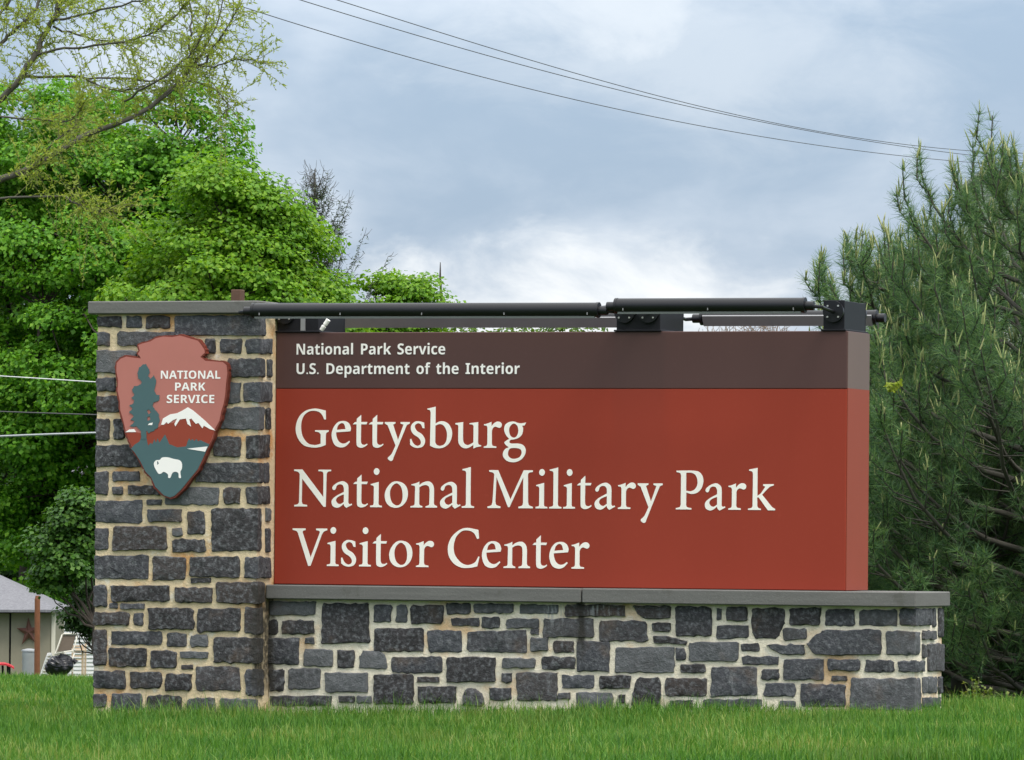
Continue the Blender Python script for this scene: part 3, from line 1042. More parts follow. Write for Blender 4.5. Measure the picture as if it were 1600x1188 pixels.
def inset(poly, d):
    P = np.array(poly, float)
    n = len(P)
    res = []
    area = 0.5 * sum(P[i][0] * P[(i + 1) % n][1] - P[(i + 1) % n][0] * P[i][1] for i in range(n))
    for i in range(n):
        e1, e2 = unit(P[i] - P[i - 1]), unit(P[(i + 1) % n] - P[i])
        nn = unit(np.array([-(e1[1] + e2[1]), e1[0] + e2[0]]))
        res.append(P[i] + nn * d * (1 if area > 0 else -1))
    return np.array(res)


def rugged(poly, amp, rng, sub=4):
    P = np.array(poly, float)
    o = []
    for i in range(len(P)):
        a, b = P[i], P[(i + 1) % len(P)]
        for k in range(sub):
            o.append(a + (b - a) * k / sub + rng.normal(0, amp, 2))
    return np.array(o)


def ap3(y0):
    def f(x, y, d):
        p = AP(x, y)
        return (p[0], y0 - d, p[2])
    return f


_rg = np.random.RandomState(5)
out_r = rugged(OUT, 1.6, _rg)
face_r = inset(OUT, 9)
board = filled('board', [out_r], plain('redwood_edge', (.17, .032, .018), .6, .3, 30), arrow, ap3(AYB), AYB - AYF)
filled('face', [face_r], plain('salmon_paint', (.43, .155, .125), .5, .06), arrow, ap3(AYF), .002)
YL = AYF - .002
cut = lambda poly: poly


def clip_poly(sub, clip):
    """Sutherland-Hodgman against the (nearly convex) lower arrowhead outline"""
    return sub


mount = [(240,812),(300,812),(330,818),(360,815),(400,800),(445,770),(500,760),(560,740),(590,735),(660,770),(738,803),(722,852),(690,915),(300,925),(268,880),(245,822)]
filled('mountain', [mount], plain('rust_paint', (.27, .043, .02), .5, .06), arrow, ap3(YL), .0012)
green = plain('teal_paint', (.060, .118, .125), .5, .08)
meadow = [(270,905),(290,882),(318,864),(328,840),(357,840),(366,888),(382,872),(390,880),(402,852),(411,872),(420,846),(430,872),(448,845),(462,825),(474,852),(486,880),(500,884),(530,897),
          (580,892),(590,860),(598,846),(606,860),(616,850),(626,862),(638,850),(648,864),(660,856),(680,866),(712,880),(698,908),(672,965),(646,1020),(594,1083),(554,1133),(516,1169),(490,1179),(455,1167),(408,1120),(383,1065),(352,1034),(322,974),(288,922)]
filled('meadow', [meadow], green, arrow, ap3(YL - .0013), .0012)
tree = [(340,430),(352,428),(364,440),(376,470),(368,498),(378,515),(392,502),(398,492),(410,522),(404,580),(412,600),(432,608),(428,632),(398,644),(392,662),(404,688),(428,712),(432,748),(422,782),
        (398,802),(372,818),(358,806),(357,850),(327,850),(328,806),(300,782),(258,778),(282,765),(296,752),(268,742),(288,722),(262,700),(278,676),(258,662),(284,650),(288,632),(272,618),(292,602),(276,575),
        (292,552),(318,548),(332,530),(314,508),(306,480),(318,448)]
filled('sequoia', [rugged(tree, 1.8, _rg, 3), [(360,690),(372,684),(384,700),(370,712)], [(362,728),(376,722),(380,742),(364,748)]], green, arrow, ap3(YL - .0026), .0012)
wp = MAT['white']
snow = [(440,770),(450,735),(490,712),(530,705),(560,690),(590,672),(620,690),(650,715),(690,750),(745,803),(715,795),(680,775),(672,790),(650,760),(635,765),(610,735),(598,740),(608,780),(588,765),(580,735),(545,740),(520,780),(515,765),(530,735),(505,745),(480,765),(470,755),(455,770)]
filled('snow', [snow], wp, arrow, ap3(YL - .0014), .0012)
filled('snow', [[(238,812),(262,796),(288,795),(299,811)]], wp, arrow, ap3(YL - .0014), .0012)
filled('snow', [[(365,772),(374,762),(394,758),(390,772)]], wp, arrow, ap3(YL - .0040), .0012)
filled('lake', [[(585,905),(702,892),(688,922)]], wp, arrow, ap3(YL - .0028), .0012)
bison = [(400,985),(412,970),(432,968),(445,955),(475,953),(510,962),(545,970),(558,992),(556,1020),(548,1035),(552,1068),(540,1068),(538,1045),(525,1035),(505,1040),(492,1068),(480,1068),(478,1048),(455,1035),(440,1045),(425,1045),(412,1025),(402,1005)]
filled('bison', [spline([(*p,) for p in bison], 3), [(417,975),(424,978),(427,990),(419,996)]], wp, arrow, ap3(YL - .0028), .0012)
zA = lambda x, y: (130 + x / 3.6, 450 + y / 3.6)
for txt, b in (('NATIONAL', (437, 466, 772, 511)), ('PARK', (517, 533, 688, 578)), ('SERVICE', (470, 602, 738, 648))):
    sans('letter', txt, wp, arrow, (*zA(b[0], b[1]), *zA(b[2], b[3])), YL, .0015)
for x, y in ((495, 300), (495, 1130)):
    p = AP(x, y)
    MB().tube([(p[0], AYB + .02, p[2]), (p[0], AYB - .01, p[2])], .012, 8).build('standoff', MAT['black2'], arrow)

# ------------------------------------------------------------------ lighting on top of the panel
TOPZ = PANZ1
LYF, LYB = -.42, .90                          # front lamps, rear lamps


def mount_box(x0, x1, label, discs, plate=True):
    e = empty('lamp_mount', ((x0 + x1) / 2, PANT / 2, TOPZ), label, 'lamp bracket', 'lamp brackets on the sign panel')
    zt = TOPZ + .178
    # two upright plates with returned flanges
    m = MB()
    m.box((x0, .004, TOPZ + .001), (x1, .016, zt), .002)
    m.box((x0, PANT - .016, TOPZ + .001), (x1, PANT - .004, zt), .002)
    m.box((x1 - .012, .017, TOPZ + .001), (x1 - .001, PANT - .017, zt - .004), .002)
    m.box((x0 + .001, .017, TOPZ + .001), (x0 + .012, PANT - .017, zt - .02), .002)
    m.build('housing', MAT['black2'], e)
    MB().box((x0 - .012, -.012, TOPZ + .0005), (x1 + .012, PANT + .010, TOPZ + .010), .002).build('base_plate', MAT['black2'], e)
    for dx in discs:
        for yf, sg in ((.003, -1), (PANT - .003, 1)):
            zc = TOPZ + .112
            d = MB().tube([(dx, yf, zc), (dx, yf + sg * .022, zc)], .062, 24).build('swivel_disc', MAT['black'], e, True)
            for q in range(4):
                a = math.pi / 4 + q * math.pi / 2
                bx_, bz = dx + .045 * math.cos(a), zc + .045 * math.sin(a)
                MB().tube([(bx_, yf + sg * .022, bz), (bx_, yf + sg * .028, bz)], .0055, 8).build('bolt', MAT['bolt'], d)
    return e


def X_at(px, Y, py=485):
    return on_y(px, py, Y)[0]


mL = mount_box(X_at(434, 0, 505), X_at(497, 0, 505), 'black lamp bracket at the pillar end of the sign panel', [X_at(446, 0, 500)])
mM = mount_box(X_at(963, 0, 505), X_at(1031, 0, 505), 'black lamp bracket at the middle of the sign panel top', [X_at(977, 0), X_at(1014, 0)])
mR = mount_box(X_at(1286, 0, 505), X_at(1319, 0, 505), 'black lamp bracket at the free right end of the sign panel', [X_at(1303, 0)])
MB().box((X_at(470, 0, 505), -.004, TOPZ + .011), (X_at(477, 0, 505), .003, TOPZ + .13)).build('clamp', MAT['lens'], mL)


def lamp(xa, xb, za, zb, Y, arms, label, r=.043):
    sg = -1 if Y < 0 else 1
    e = empty('strip_lamp', ((xa + xb) / 2, Y, (za + zb) / 2), label, 'lamp', 'strip lamps along the top of the sign')
    zf = lambda x: za + (zb - za) * (x - xa) / (xb - xa)
    n = 24
    # hood: 260 degrees of a tube open towards the panel, thick walled
    cdeg = -74 if Y < 0 else 212
    th = np.radians(np.linspace(cdeg + 50, cdeg + 310, n))
    V, F = [], []
    for x in (xa, xb):
        for rr in (r, r - .004):
            for a in th:
                V.append((x, Y + rr * math.cos(a), zf(x) + rr * math.sin(a)))
    q = lambda e_, k, i: (e_ * 2 + k) * n + i
    for i in range(n - 1):
        F.append((q(0, 0, i), q(1, 0, i), q(1, 0, i + 1), q(0, 0, i + 1)))
        F.append((q(0, 1, i), q(0, 1, i + 1), q(1, 1, i + 1), q(1, 1, i)))
        for e_ in (0, 1):
            F.append((q(e_, 0, i), q(e_, 0, i + 1), q(e_, 1, i + 1), q(e_, 1, i)))
    for i in (0, n - 1):
        F.append((q(0, 0, i), q(0, 1, i), q(1, 1, i), q(1, 0, i)))
    MB().add(V, F).build('hood', MAT['black'], e, True)
    cd_ = math.radians(cdeg)
    dv, tv = (math.cos(cd_), math.sin(cd_)), (-math.sin(cd_), math.cos(cd_))
    MB().add([(x, Y + dv[0] * (r * .66 + q1) + tv[0] * q2 * r * .80, zf(x) + dv[1] * (r * .66 + q1) + tv[1] * q2 * r * .80) for x in (xa + .012, xb - .012) for q2 in (-1, 1) for q1 in (.0, .012)],
             [(0, 1, 3, 2), (4, 6, 7, 5), (0, 4, 5, 1), (2, 3, 7, 6), (0, 2, 6, 4), (1, 5, 7, 3)]).build('lens', MAT['lens'], e)
    k = max(2, int(round((xb - xa) / .5)))
    for i in range(k + 1):
        x = xa + .05 + (xb - xa - .1) * i / k
        MB().box((x - .0025, Y + sg * (r - .004), zf(x) - .030), (x + .0025, Y + sg * (r + .003), zf(x) - .016), .001).build('clip', MAT['lens'], e)
    for x, d in ((xa, -1), (xb, 1)):
        MB().tube([(x - d * .006, Y, zf(x)), (x + d * .010, Y, zf(x))], r + .002, 24).build('end_cap', MAT['black'], e, True)
        MB().tube([(x + d * .0105, Y, zf(x) - .004), (x + d * .060, Y, zf(x) - .004)], r * .62, 16).build('collar', MAT['black'], e, True)
    for x, d, tx in arms:
        yd = -.02 if Y < 0 else PANT + .02
        MB().tube([(x + d * .05, Y, zf(x) - .006), (x + d * .10, Y - sg * .02, zf(x) - .010), (tx, yd - (.02 if Y < 0 else -.02), TOPZ + .112), (tx, yd, TOPZ + .112)], .011, 8).build('arm', MAT['black'], e, True)
    return e


xl0, xl1 = X_at(397, LYF), X_at(934, LYF)
xr0, xr1 = X_at(964, LYF), X_at(1256, LYF)
z1a, z1b = on_y(397, 485.5, LYF)[2], on_y(934, 484.5, LYF)[2]
z2a, z2b = on_y(964, 478, LYF)[2], on_y(1256, 477, LYF)[2]
lamp(xl0, xl1, z1a, z1b, LYF, [(xl0, -1, X_at(446, 0, 500)), (xl1, 1, X_at(977, 0))], 'long black strip lamp above the lettering, from pillar to middle bracket')
lamp(xr0, xr1, z2a, z2b, LYF, [(xr0, -1, X_at(1014, 0)), (xr1, 1, X_at(1303, 0))], 'shorter black strip lamp over the right part of the panel front')
lamp(xl0 + .02, xl1 - .06, z1a - .004, z1b - .004, LYB, [(xl1 - .06, 1, X_at(977, 0))], 'long strip lamp on the far side of the panel, glimpsed under the front lamp')
lamp(X_at(1098, LYB), X_at(1368, LYB), z2a - .02, z2b - .02, LYB, [(X_at(1098, LYB), -1, X_at(1014, 0)), (X_at(1350, LYB), -1, X_at(1303, 0))], 'short strip lamp on the far side, its end showing beside the right bracket')
c0 = on_y(511, 503, -.20)
cj = empty('cable_joint', on_y(503, 519, .0), 'small white cable fitting under the long lamp near the pillar', 'fitting')
a0, a1 = on_y(513, 500, -.02), on_y(502, 516, -.02)
MB().tube([a0, a0 + (a1 - a0) * .45], .014, 12).build('gland', MAT['white'], cj, True)
MB().tube([a0 + (a1 - a0) * .46, a0 + (a1 - a0) * .62], .011, 12).build('neck', MAT['white'], cj, True)
MB().tube([a0 + (a1 - a0) * .63, a1], [.015, .012], 12).build('plug', MAT['white'], cj, True)

pb = on_y(372, 470, .95)
pz = on_y(372, 453, .95)[2]
wpst = tag(MB().box((pb[0] - .032, .91, -.3), (pb[0] + .032, .98, pz), .004).build('wooden_post', MAT['wood_old'], None, origin=(pb[0], .95, 0)),
           'brown square timber post end sticking up behind the pillar cap', 'post')

# ------------------------------------------------------------------ lawn blades
lawn = Acc()
_g = np.random.RandomState(11)
grass(95000, 29.0, 36.4, .035, .085, lawn, _g)
grass(26000, 33.8, 36.2, .05, .11, lawn, _g)
grass(42000, 36.0, 47, .035, .07, lawn, _g, -1, -.55, .006)
grass(20000, 36.0, 43, .035, .075, lawn, _g, .55, 1, .005)
grass(24000, 29.0, 45, .035, .08, lawn, _g, -1.7, -1, .006)
grass(24000, 29.0, 43, .035, .08, lawn, _g, 1, 1.7, .006)
grass(1500, 29.0, 36.2, .10, .16, lawn, _g, w=.0035)
grass(3500, 35.2, 36.2, .07, .15, lawn, _g)
tag(lawn.build('lawn_grass', grass_mat()), 'short green spring grass in front of the stone wall', 'grass', kind='stuff')

# ------------------------------------------------------------------ trees
def gz(p):
    return float(ground_z(p[0], p[1]))


def px_per_m(D):
    return FPX / D


LEAF = (np.array([(0, 0, 0), (.48, .45, .10), (0, 1, -.05), (-.48, .45, .10), (0, .48, -.03)]),
        np.array([(0, 1, 4), (1, 2, 4), (2, 3, 4), (3, 0, 4)]))


def leaves(acc, P, N, size, rng, tmpl=LEAF, droop=.5):
    """leaf blades at P facing N, tips hanging outward and down"""
    n = len(P)
    N = unit(N)
    y = unit(rng.normal(size=(n, 3)) + np.array([[0, 0, -droop]]))
    y = unit(y - N * (y * N).sum(1, keepdims=True))
    x = np.cross(y, N)
    acc.add(*stamp(tmpl[0], tmpl[1], P, x, y, N, size * rng.uniform(.5, 1.3, n)))


def clump(acc, c, r, n, size, rng, out, tmpl=LEAF):
    d = rdir(n, rng)
    d[:, 2] = np.where(d[:, 2] < 0, d[:, 2] * .45, d[:, 2])
    rad = r * rng.uniform(.3, 1.1, (n, 1)) ** .7 * np.array([[1.3, 1.3, .66]])
    P = c + unit(d) * rad
    N = unit(d) * .55 + np.array([[0, 0, .7]]) + out * .3 + rng.normal(0, .45, (n, 3))
    leaves(acc, P, N, size, rng, tmpl)


def bent(a, b, rng, k=6, sag=.12, up=0.0):
    a, b = np.asarray(a, float), np.asarray(b, float)
    L = np.linalg.norm(b - a)
    t = np.linspace(0, 1, k)[:, None]
    off = rng.normal(0, sag * L * .5, 3)
    P = a + (b - a) * t + off * np.sin(t * math.pi) + np.array([0, 0, up * L]) * np.sin(t * math.pi)
    P[1:-1] += rng.normal(0, .02 * L, (k - 2, 3))
    return P


def broadleaf(label, base_px, D, lobes, n_clump, n_leaf, size, mat, seed, trunk_r=.2, name='maple_tree', group=None, r_clump=.5, barkm='bark', spread=1.6):
    """lobes: (px, py, half width px, half height px, depth offset m)"""
    rng = np.random.RandomState(seed)
    k = D / FPX
    b = at(base_px, 850, D)
    b[2] = gz(b)
    e = empty(name, b, label, 'tree', group)
    L = [(at(px, py, D + dz), np.array([hw * k, hw * k * .9, hh * k])) for px, py, hw, hh, dz in lobes]
    wts = np.array([q[1][0] * q[1][2] for q in L]); wts = wts / wts.sum()
    wood, crown = Acc(), Acc()
    top = max(q[0][2] + q[1][2] * .4 for q in L)
    ctr = sum(q[0] * w for q, w in zip(L, wts))
    fork = b + (np.array([ctr[0], ctr[1], b[2]]) - b) * .25
    fork[2] = b[2] + (ctr[2] - b[2]) * .55
    wood.tube(bent(b - np.array([0, 0, .15]), fork, rng, 6, .05), np.linspace(trunk_r * 1.25, trunk_r * .75, 6), 10)
    limbs = []
    for c, r in L:
        for _ in range(3):
            tip = c + rdir(1, rng)[0] * r * .5
            path = bent(fork, tip, rng, 7, .14)
            wood.tube(path, np.linspace(trunk_r * .5, trunk_r * .12, 7), 6)
            limbs.append(path)
    nodes = np.concatenate(limbs)
    for i in range(n_clump):
        c, r = L[rng.choice(len(L), p=wts)]
        d = rdir(1, rng)[0]
        if d[2] < -.45 and rng.rand() < .5:
            d[2] *= -1
        f = rng.uniform(.72, 1.16) if rng.rand() < .78 else rng.uniform(.2, .75)
        p = c + d * r * f
        rc = r_clump * rng.choice([.55, .75, 1.0, 1.3], p=[.3, .3, .25, .15]) * rng.uniform(.85, 1.15)
        near = nodes[np.argmin(((nodes - p) ** 2).sum(1) + rng.uniform(0, .5, len(nodes)))]
        wood.tube(bent(near, p, rng, 5, .12), np.linspace(trunk_r * .13, .012, 5), 4)
        clump(crown, p, rc, int(n_leaf * (rc / r_clump) ** 1.8), size, rng, d)
    wood.build('trunk', MAT[barkm], e, True)
    crown.build('crown', mat, e)
    return e


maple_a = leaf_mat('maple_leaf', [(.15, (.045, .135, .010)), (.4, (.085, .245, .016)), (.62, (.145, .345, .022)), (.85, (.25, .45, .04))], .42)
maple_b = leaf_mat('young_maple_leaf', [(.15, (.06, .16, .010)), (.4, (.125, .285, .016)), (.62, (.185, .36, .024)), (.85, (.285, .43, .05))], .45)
maple_c = leaf_mat('shaded_maple_leaf', [(.15, (.020, .062, .010)), (.4, (.036, .105, .012)), (.62, (.062, .155, .018)), (.85, (.11, .22, .025))], .35)  # darker copy of the maple leaf: shade within the crowns put into the colour
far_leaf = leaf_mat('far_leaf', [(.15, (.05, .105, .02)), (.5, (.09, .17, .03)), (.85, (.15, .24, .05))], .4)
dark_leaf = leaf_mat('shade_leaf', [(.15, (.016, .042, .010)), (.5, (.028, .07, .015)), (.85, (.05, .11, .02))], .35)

broadleaf('tall bright green maple filling the left edge behind the pillar', 40, 112,
          [(90, 360, 215, 205, 0), (265, 290, 90, 140, -1), (330, 380, 90, 130, -1), (230, 540, 200, 170, -2), (60, 660, 150, 150, -1), (-60, 480, 130, 280, 0), (110, 800, 100, 110, -1), (20, 830, 80, 60, 1), (105, 905, 45, 45, -2)],
          640, 430, .088, maple_a, 21, .19, group='leafy trees behind the sign', r_clump=.46)
broadleaf('shade-coloured maple standing behind the tall left maple', 150, 126,
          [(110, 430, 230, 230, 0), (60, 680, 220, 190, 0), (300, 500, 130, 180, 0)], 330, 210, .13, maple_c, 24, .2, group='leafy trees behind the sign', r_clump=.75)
broadleaf('rounded yellow green maple rising right behind the pillar cap', 350, 106,
          [(365, 385, 78, 118, 0), (330, 540, 150, 180, 0), (432, 455, 62, 105, .5), (495, 510, 55, 82, .5), (420, 640, 150, 160, 1)],
          380, 430, .086, maple_b, 22, .17, group='leafy trees behind the sign', r_clump=.42)
broadleaf('small open green tree topping the long lamp', 640, 128,
          [(600, 480, 45, 70, 0), (660, 500, 45, 70, 0), (625, 560, 70, 110, 0)],
          80, 210, .088, maple_b, 23, .12, group='leafy trees behind the sign', r_clump=.36)
for i, (px, py, w, h, D, lab) in enumerate(((560, 600, 60, 80, 150, 'low green treetop glimpsed beneath the lamp near its left end'),
                                           (760, 590, 85, 84, 190, 'far green treetop seen under the middle of the long lamp'),
                                           (880, 610, 50, 100, 200, 'far green treetop seen under the right end of the long lamp'))):
    broadleaf(lab, px, D, [(px, py, w, h, 0), (px - 25, py + 50, w, h, 0)], 60, 160, .14, far_leaf, 30 + i, .15, 'far_tree', 'leafy trees behind the sign', .7)
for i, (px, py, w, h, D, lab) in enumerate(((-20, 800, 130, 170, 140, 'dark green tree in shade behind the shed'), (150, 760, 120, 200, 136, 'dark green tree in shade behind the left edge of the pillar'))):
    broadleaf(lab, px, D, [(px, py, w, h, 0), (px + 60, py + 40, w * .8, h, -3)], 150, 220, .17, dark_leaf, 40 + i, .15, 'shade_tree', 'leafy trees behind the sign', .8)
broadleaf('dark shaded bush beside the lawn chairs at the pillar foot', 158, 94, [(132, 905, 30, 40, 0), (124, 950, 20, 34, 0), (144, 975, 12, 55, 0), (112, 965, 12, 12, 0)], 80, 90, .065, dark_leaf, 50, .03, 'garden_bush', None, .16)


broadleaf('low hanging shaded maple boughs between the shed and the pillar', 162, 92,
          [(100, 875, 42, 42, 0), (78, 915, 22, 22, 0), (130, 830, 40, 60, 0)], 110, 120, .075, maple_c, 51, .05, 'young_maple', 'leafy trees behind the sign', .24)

# bare-tipped spruce
def spruce(px_top, py_top, D, H, R, seed):
    rng = np.random.RandomState(seed)
    topp = at(px_top, py_top, D)
    b = topp.copy(); b[2] = gz(b)
    e = empty('spruce_tree', b, 'thin dark spruce with bare upturned twigs above the maples', 'tree')
    wood, nd = Acc(), Acc()
    wood.tube([b, b + (topp - b) * .5, topp - np.array([0, 0, .3]), topp], [.12, .08, .02, .007], 6)
    Ht = topp[2] - b[2]
    for zrel in np.arange(.35, H, .22):
        for q in range(6):
            az = rng.uniform(0, 2 * math.pi)
            d = np.array([math.cos(az), math.sin(az), 0])
            Lb = (.16 + R * zrel / H) * rng.uniform(.6, 1.15)
            s = topp - np.array([0, 0, zrel])
            t_ = np.linspace(0, 1, 7)[:, None]
            P = s + d * Lb * t_ + np.array([0, 0, 1.]) * (Lb * (-.35 * np.sin(t_ * 2.2) + .75 * t_ ** 3) + .22 * t_ ** 2)
            wood.tube(P, np.linspace(.011, .005, 7), 4)
            for j in range(2, 7):
                for _ in range(3):
                    dd = unit(d * .5 + rng.normal(0, .6, 3) + np.array([0, 0, .1]))
                    Q = np.stack([P[j], P[j] + dd * .12, P[j] + dd * .2 + np.array([0, 0, .06])]) 
                    wood.tube(Q, [.005, .004, .003], 3)
            if zrel > .55:
                m = int(60 * zrel)
                tt = rng.uniform(.15, 1, m)
                Q = np.stack([np.interp(tt, t_[:, 0], P[:, i]) for i in range(3)], -1) + rng.normal(0, .05, (m, 3))
                y = unit(rng.normal(size=(m, 3)) + d)
                x = unit(np.cross(y, rdir(m, rng)))
                nd.add(*stamp(np.array([(-.5, 0, 0), (.5, 0, 0), (0, 1, 0)]), [(0, 1, 2)], Q, x, y, np.cross(x, y), np.tile([[.022, .10, 1]], (m, 1))))
    wood.build('trunk', MAT['bark_pine'], e)
    nd.build('crown', leaf_mat('spruce_needle', [(.2, (.030, .055, .028)), (.8, (.075, .11, .05))], .1), e)


spruce(492, 264, 128, 4.2, 1.9, 60)
b = at(688, 410, 135); g0 = gz(b)
tag(MB().tube([(b[0], b[1], g0), (b[0] + .03, b[1], b[2] - .8), (b[0], b[1], b[2] - .3), (b[0], b[1], b[2])], [.06, .03, .022, .008], 6).build('dead_sapling', MAT['bark'], None, origin=(b[0], b[1], g0)),
    'bare upright stem poking above the small tree beside the sky', 'sapling')


# white pines
NEEDLE = (np.array([(-.5, 0, 0), (.5, 0, 0), (.12, 1, 0), (-.12, 1, 0)]), np.array([(0, 1, 2), (0, 2, 3)]))
pine_needle = leaf_mat('pine_needle', [(.15, (.034, .085, .045)), (.42, (.080, .165, .075)), (.65, (.145, .255, .092)), (.88, (.25, .37, .12))], .38, (1.1, 1.1, .7), .5, 1.6)
pine_candle = leaf_mat('pine_candle', [(.2, (.20, .26, .085)), (.8, (.36, .38, .17))], .2)


def pine(label, px, D, py_top, R, seed, dens=1.0, zmin=.15, group='white pines by the sign', face=1.0):
    rng = np.random.RandomState(seed)
    topp = at(px, py_top, D)
    b = topp.copy(); b[2] = gz(b)
    H = topp[2] - b[2]
    e = empty('pine_tree', b, label, 'tree', group)
    wood, nd, cd = Acc(), Acc(), Acc()
    wood.tube([b - [0, 0, .1], b + (topp - b) * .4, topp - [0, 0, .4], topp], [.075, .055, .018, .008], 8)
    TP, TD = [], []
    CP, CL = [], []

    def shoot(p, d, L, n):
        for s in np.linspace(0, 1, n):
            TP.append(p + d * L * s); TD.append(d)
    z = zmin
    while z < H - .12:
        u = z / H
        prof = (1 - u) ** .58 * (1 if u > .18 else .75 + .25 * u / .18)
        nb = rng.randint(7, 10) if u < .45 else rng.randint(4, 7)
        a0 = rng.uniform(0, 6.28)
        for q in range(nb):
            az = a0 + q * 2 * math.pi / nb + rng.normal(0, .25)
            d = np.array([math.cos(az), math.sin(az), 0])
            L = max(.22, R * prof * rng.uniform(.62, 1.3))
            rise = .15 + .75 * u
            t_ = np.linspace(0, 1, 8)[:, None]
            s = np.array([b[0] + (topp[0] - b[0]) * u, b[1] + (topp[1] - b[1]) * u, b[2] + z])
            P = s + d * L * (t_ - .12 * t_ ** 3) + np.array([0, 0, 1.]) * L * (rise * t_ * .55 + .42 * t_ ** 3)
            P[1:] += rng.normal(0, .012, (7, 3))
            wood.tube(P, np.linspace(.017 * L ** .5 + .004, .006, 8), 5)
            tips = [(P[-1], unit(P[-1] - P[-2]))]
            nt = int((3 + 7 * L * dens) * (1 if u < .45 else .62))
            for k in range(nt):
                f = rng.uniform(.28, .98)
                p = np.array([np.interp(f, t_[:, 0], P[:, i]) for i in range(3)])
                sd = np.array([-d[1], d[0], 0]) * rng.choice([-1, 1])
                td = unit(d * .6 + sd * rng.uniform(.4, 1.0) + np.array([0, 0, rng.uniform(-.05, .75)]))
                tl = (.12 + .34 * (1 - f) * L) * rng.uniform(.7, 1.3)
                Q = np.stack([p, p + td * tl * .55, p + td * tl + np.array([0, 0, tl * .28])])
                wood.tube(Q, [.006, .005, .004], 4)
                tips.append((Q[-1], unit(Q[-1] - Q[1])))
            for p, dd in tips:
                shoot(p - dd * .19, unit(dd + [0, 0, .15]), .19, 5)
                if u > .3 and rng.rand() < .35 + .4 * u:         # an upright leader on the bough end
                    Ls = rng.uniform(.10, .26)
                    ud = unit(np.array([0, 0, 1.]) + rng.normal(0, .16, 3))
                    wood.tube(np.stack([p, p + ud * Ls * .5, p + ud * Ls]), [.006, .005, .004], 4)
                    shoot(p + ud * Ls * .25, ud, Ls * .6, 3)
                    for _ in range(rng.randint(1, 4)):
                        CP.append(p + ud * Ls * .9 + rng.normal(0, .010, 3)); CL.append(rng.uniform(.06, .17))
                if rng.rand() < (.16 + .45 * u):
                    for _ in range(rng.randint(1, 4)):
                        CP.append(p + rng.normal(0, .012, 3)); CL.append(rng.uniform(.03, .085) * (1.0 + 1.1 * u))
        z += rng.uniform(.17, .27)
    shoot(topp - [0, 0, .3], np.array([0, 0, 1.]), .3, 7)
    for _ in range(4):
        CP.append(topp + rng.normal(0, .012, 3)); CL.append(rng.uniform(.1, .22))
    TP, TD = np.array(TP), np.array(TD)
    m = 22
    P = np.repeat(TP, m, 0); Dn = np.repeat(TD, m, 0)
    y = unit(Dn * rng.uniform(.25, 1.0, (len(P), 1)) + rdir(len(P), rng) * .85)
    x = unit(np.cross(y, rdir(len(P), rng)))
    nz = np.cross(x, y)
    Ln = rng.uniform(.065, .125, len(P))
    nd.add(*stamp(*NEEDLE, P, x, y, nz, np.stack([np.full(len(P), .0044), Ln, np.ones(len(P))], -1)))
    CP, CL = np.array(CP), np.array(CL)
    n = len(CP)
    up = unit(np.array([[0, 0, 1.]]) + rng.normal(0, .22, (n, 3)))
    rad_c = rng.uniform(.005, .009, n)
    x = unit(np.cross(up, rdir(n, rng))); y2 = np.cross(up, x)
    T = np.array([(1, 0, 0), (-.5, .87, 0), (-.5, -.87, 0), (.8, 0, .7), (-.4, .7, .7), (-.4, -.7, .7), (0, 0, 1)])
    F = np.array([(0, 1, 4), (0, 4, 3), (1, 2, 5), (1, 5, 4), (2, 0, 3), (2, 3, 5), (3, 4, 6), (4, 5, 6), (5, 3, 6)])
    cd.add(*stamp(T, F, CP, x, y2, up, np.stack([rad_c, rad_c, CL], -1)))
    wood.build('trunk', MAT['bark_pine'], e)
    nd.build('crown', pine_needle, e)
    tag(cd.build('candles', pine_candle, e), kind='stuff')
    print('pine', len(TP), len(P), n)
    return e


pine('tall white pine at the right edge with pale upright candles', 1625, 44.5, 275, 2.05, 71, 1.3)
pine('white pine with upright leaders left of the tall pine', 1505, 45.5, 372, 1.25, 76, 1.2)
pine('lower white pine behind the right end of the stone wall', 1385, 46.5, 405, 1.4, 72, 1.15)
pine('slim dark pine seen between the sign panel and the other pines', 1430, 53, 455, 1.3, 75, .9)
pine('white pine mostly out of the frame at the far right', 1830, 47, 240, 1.9, 73, .8)
pine('shadowy white pine filling the gap behind the front pines', 1640, 49.5, 400, 1.9, 74, .9)


# ------------------------------------------------------------------ willow branches at the upper left
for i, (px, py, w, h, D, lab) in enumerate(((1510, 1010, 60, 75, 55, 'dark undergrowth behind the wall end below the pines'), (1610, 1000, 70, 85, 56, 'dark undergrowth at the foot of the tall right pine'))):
    broadleaf(lab, px, D, [(px, py, w, h, 0), (px, py + 45, w, h * .6, 0)], 60, 150, .07, dark_leaf, 52 + i, .03, 'undergrowth_bush', 'dark bushes under the pines', .16)


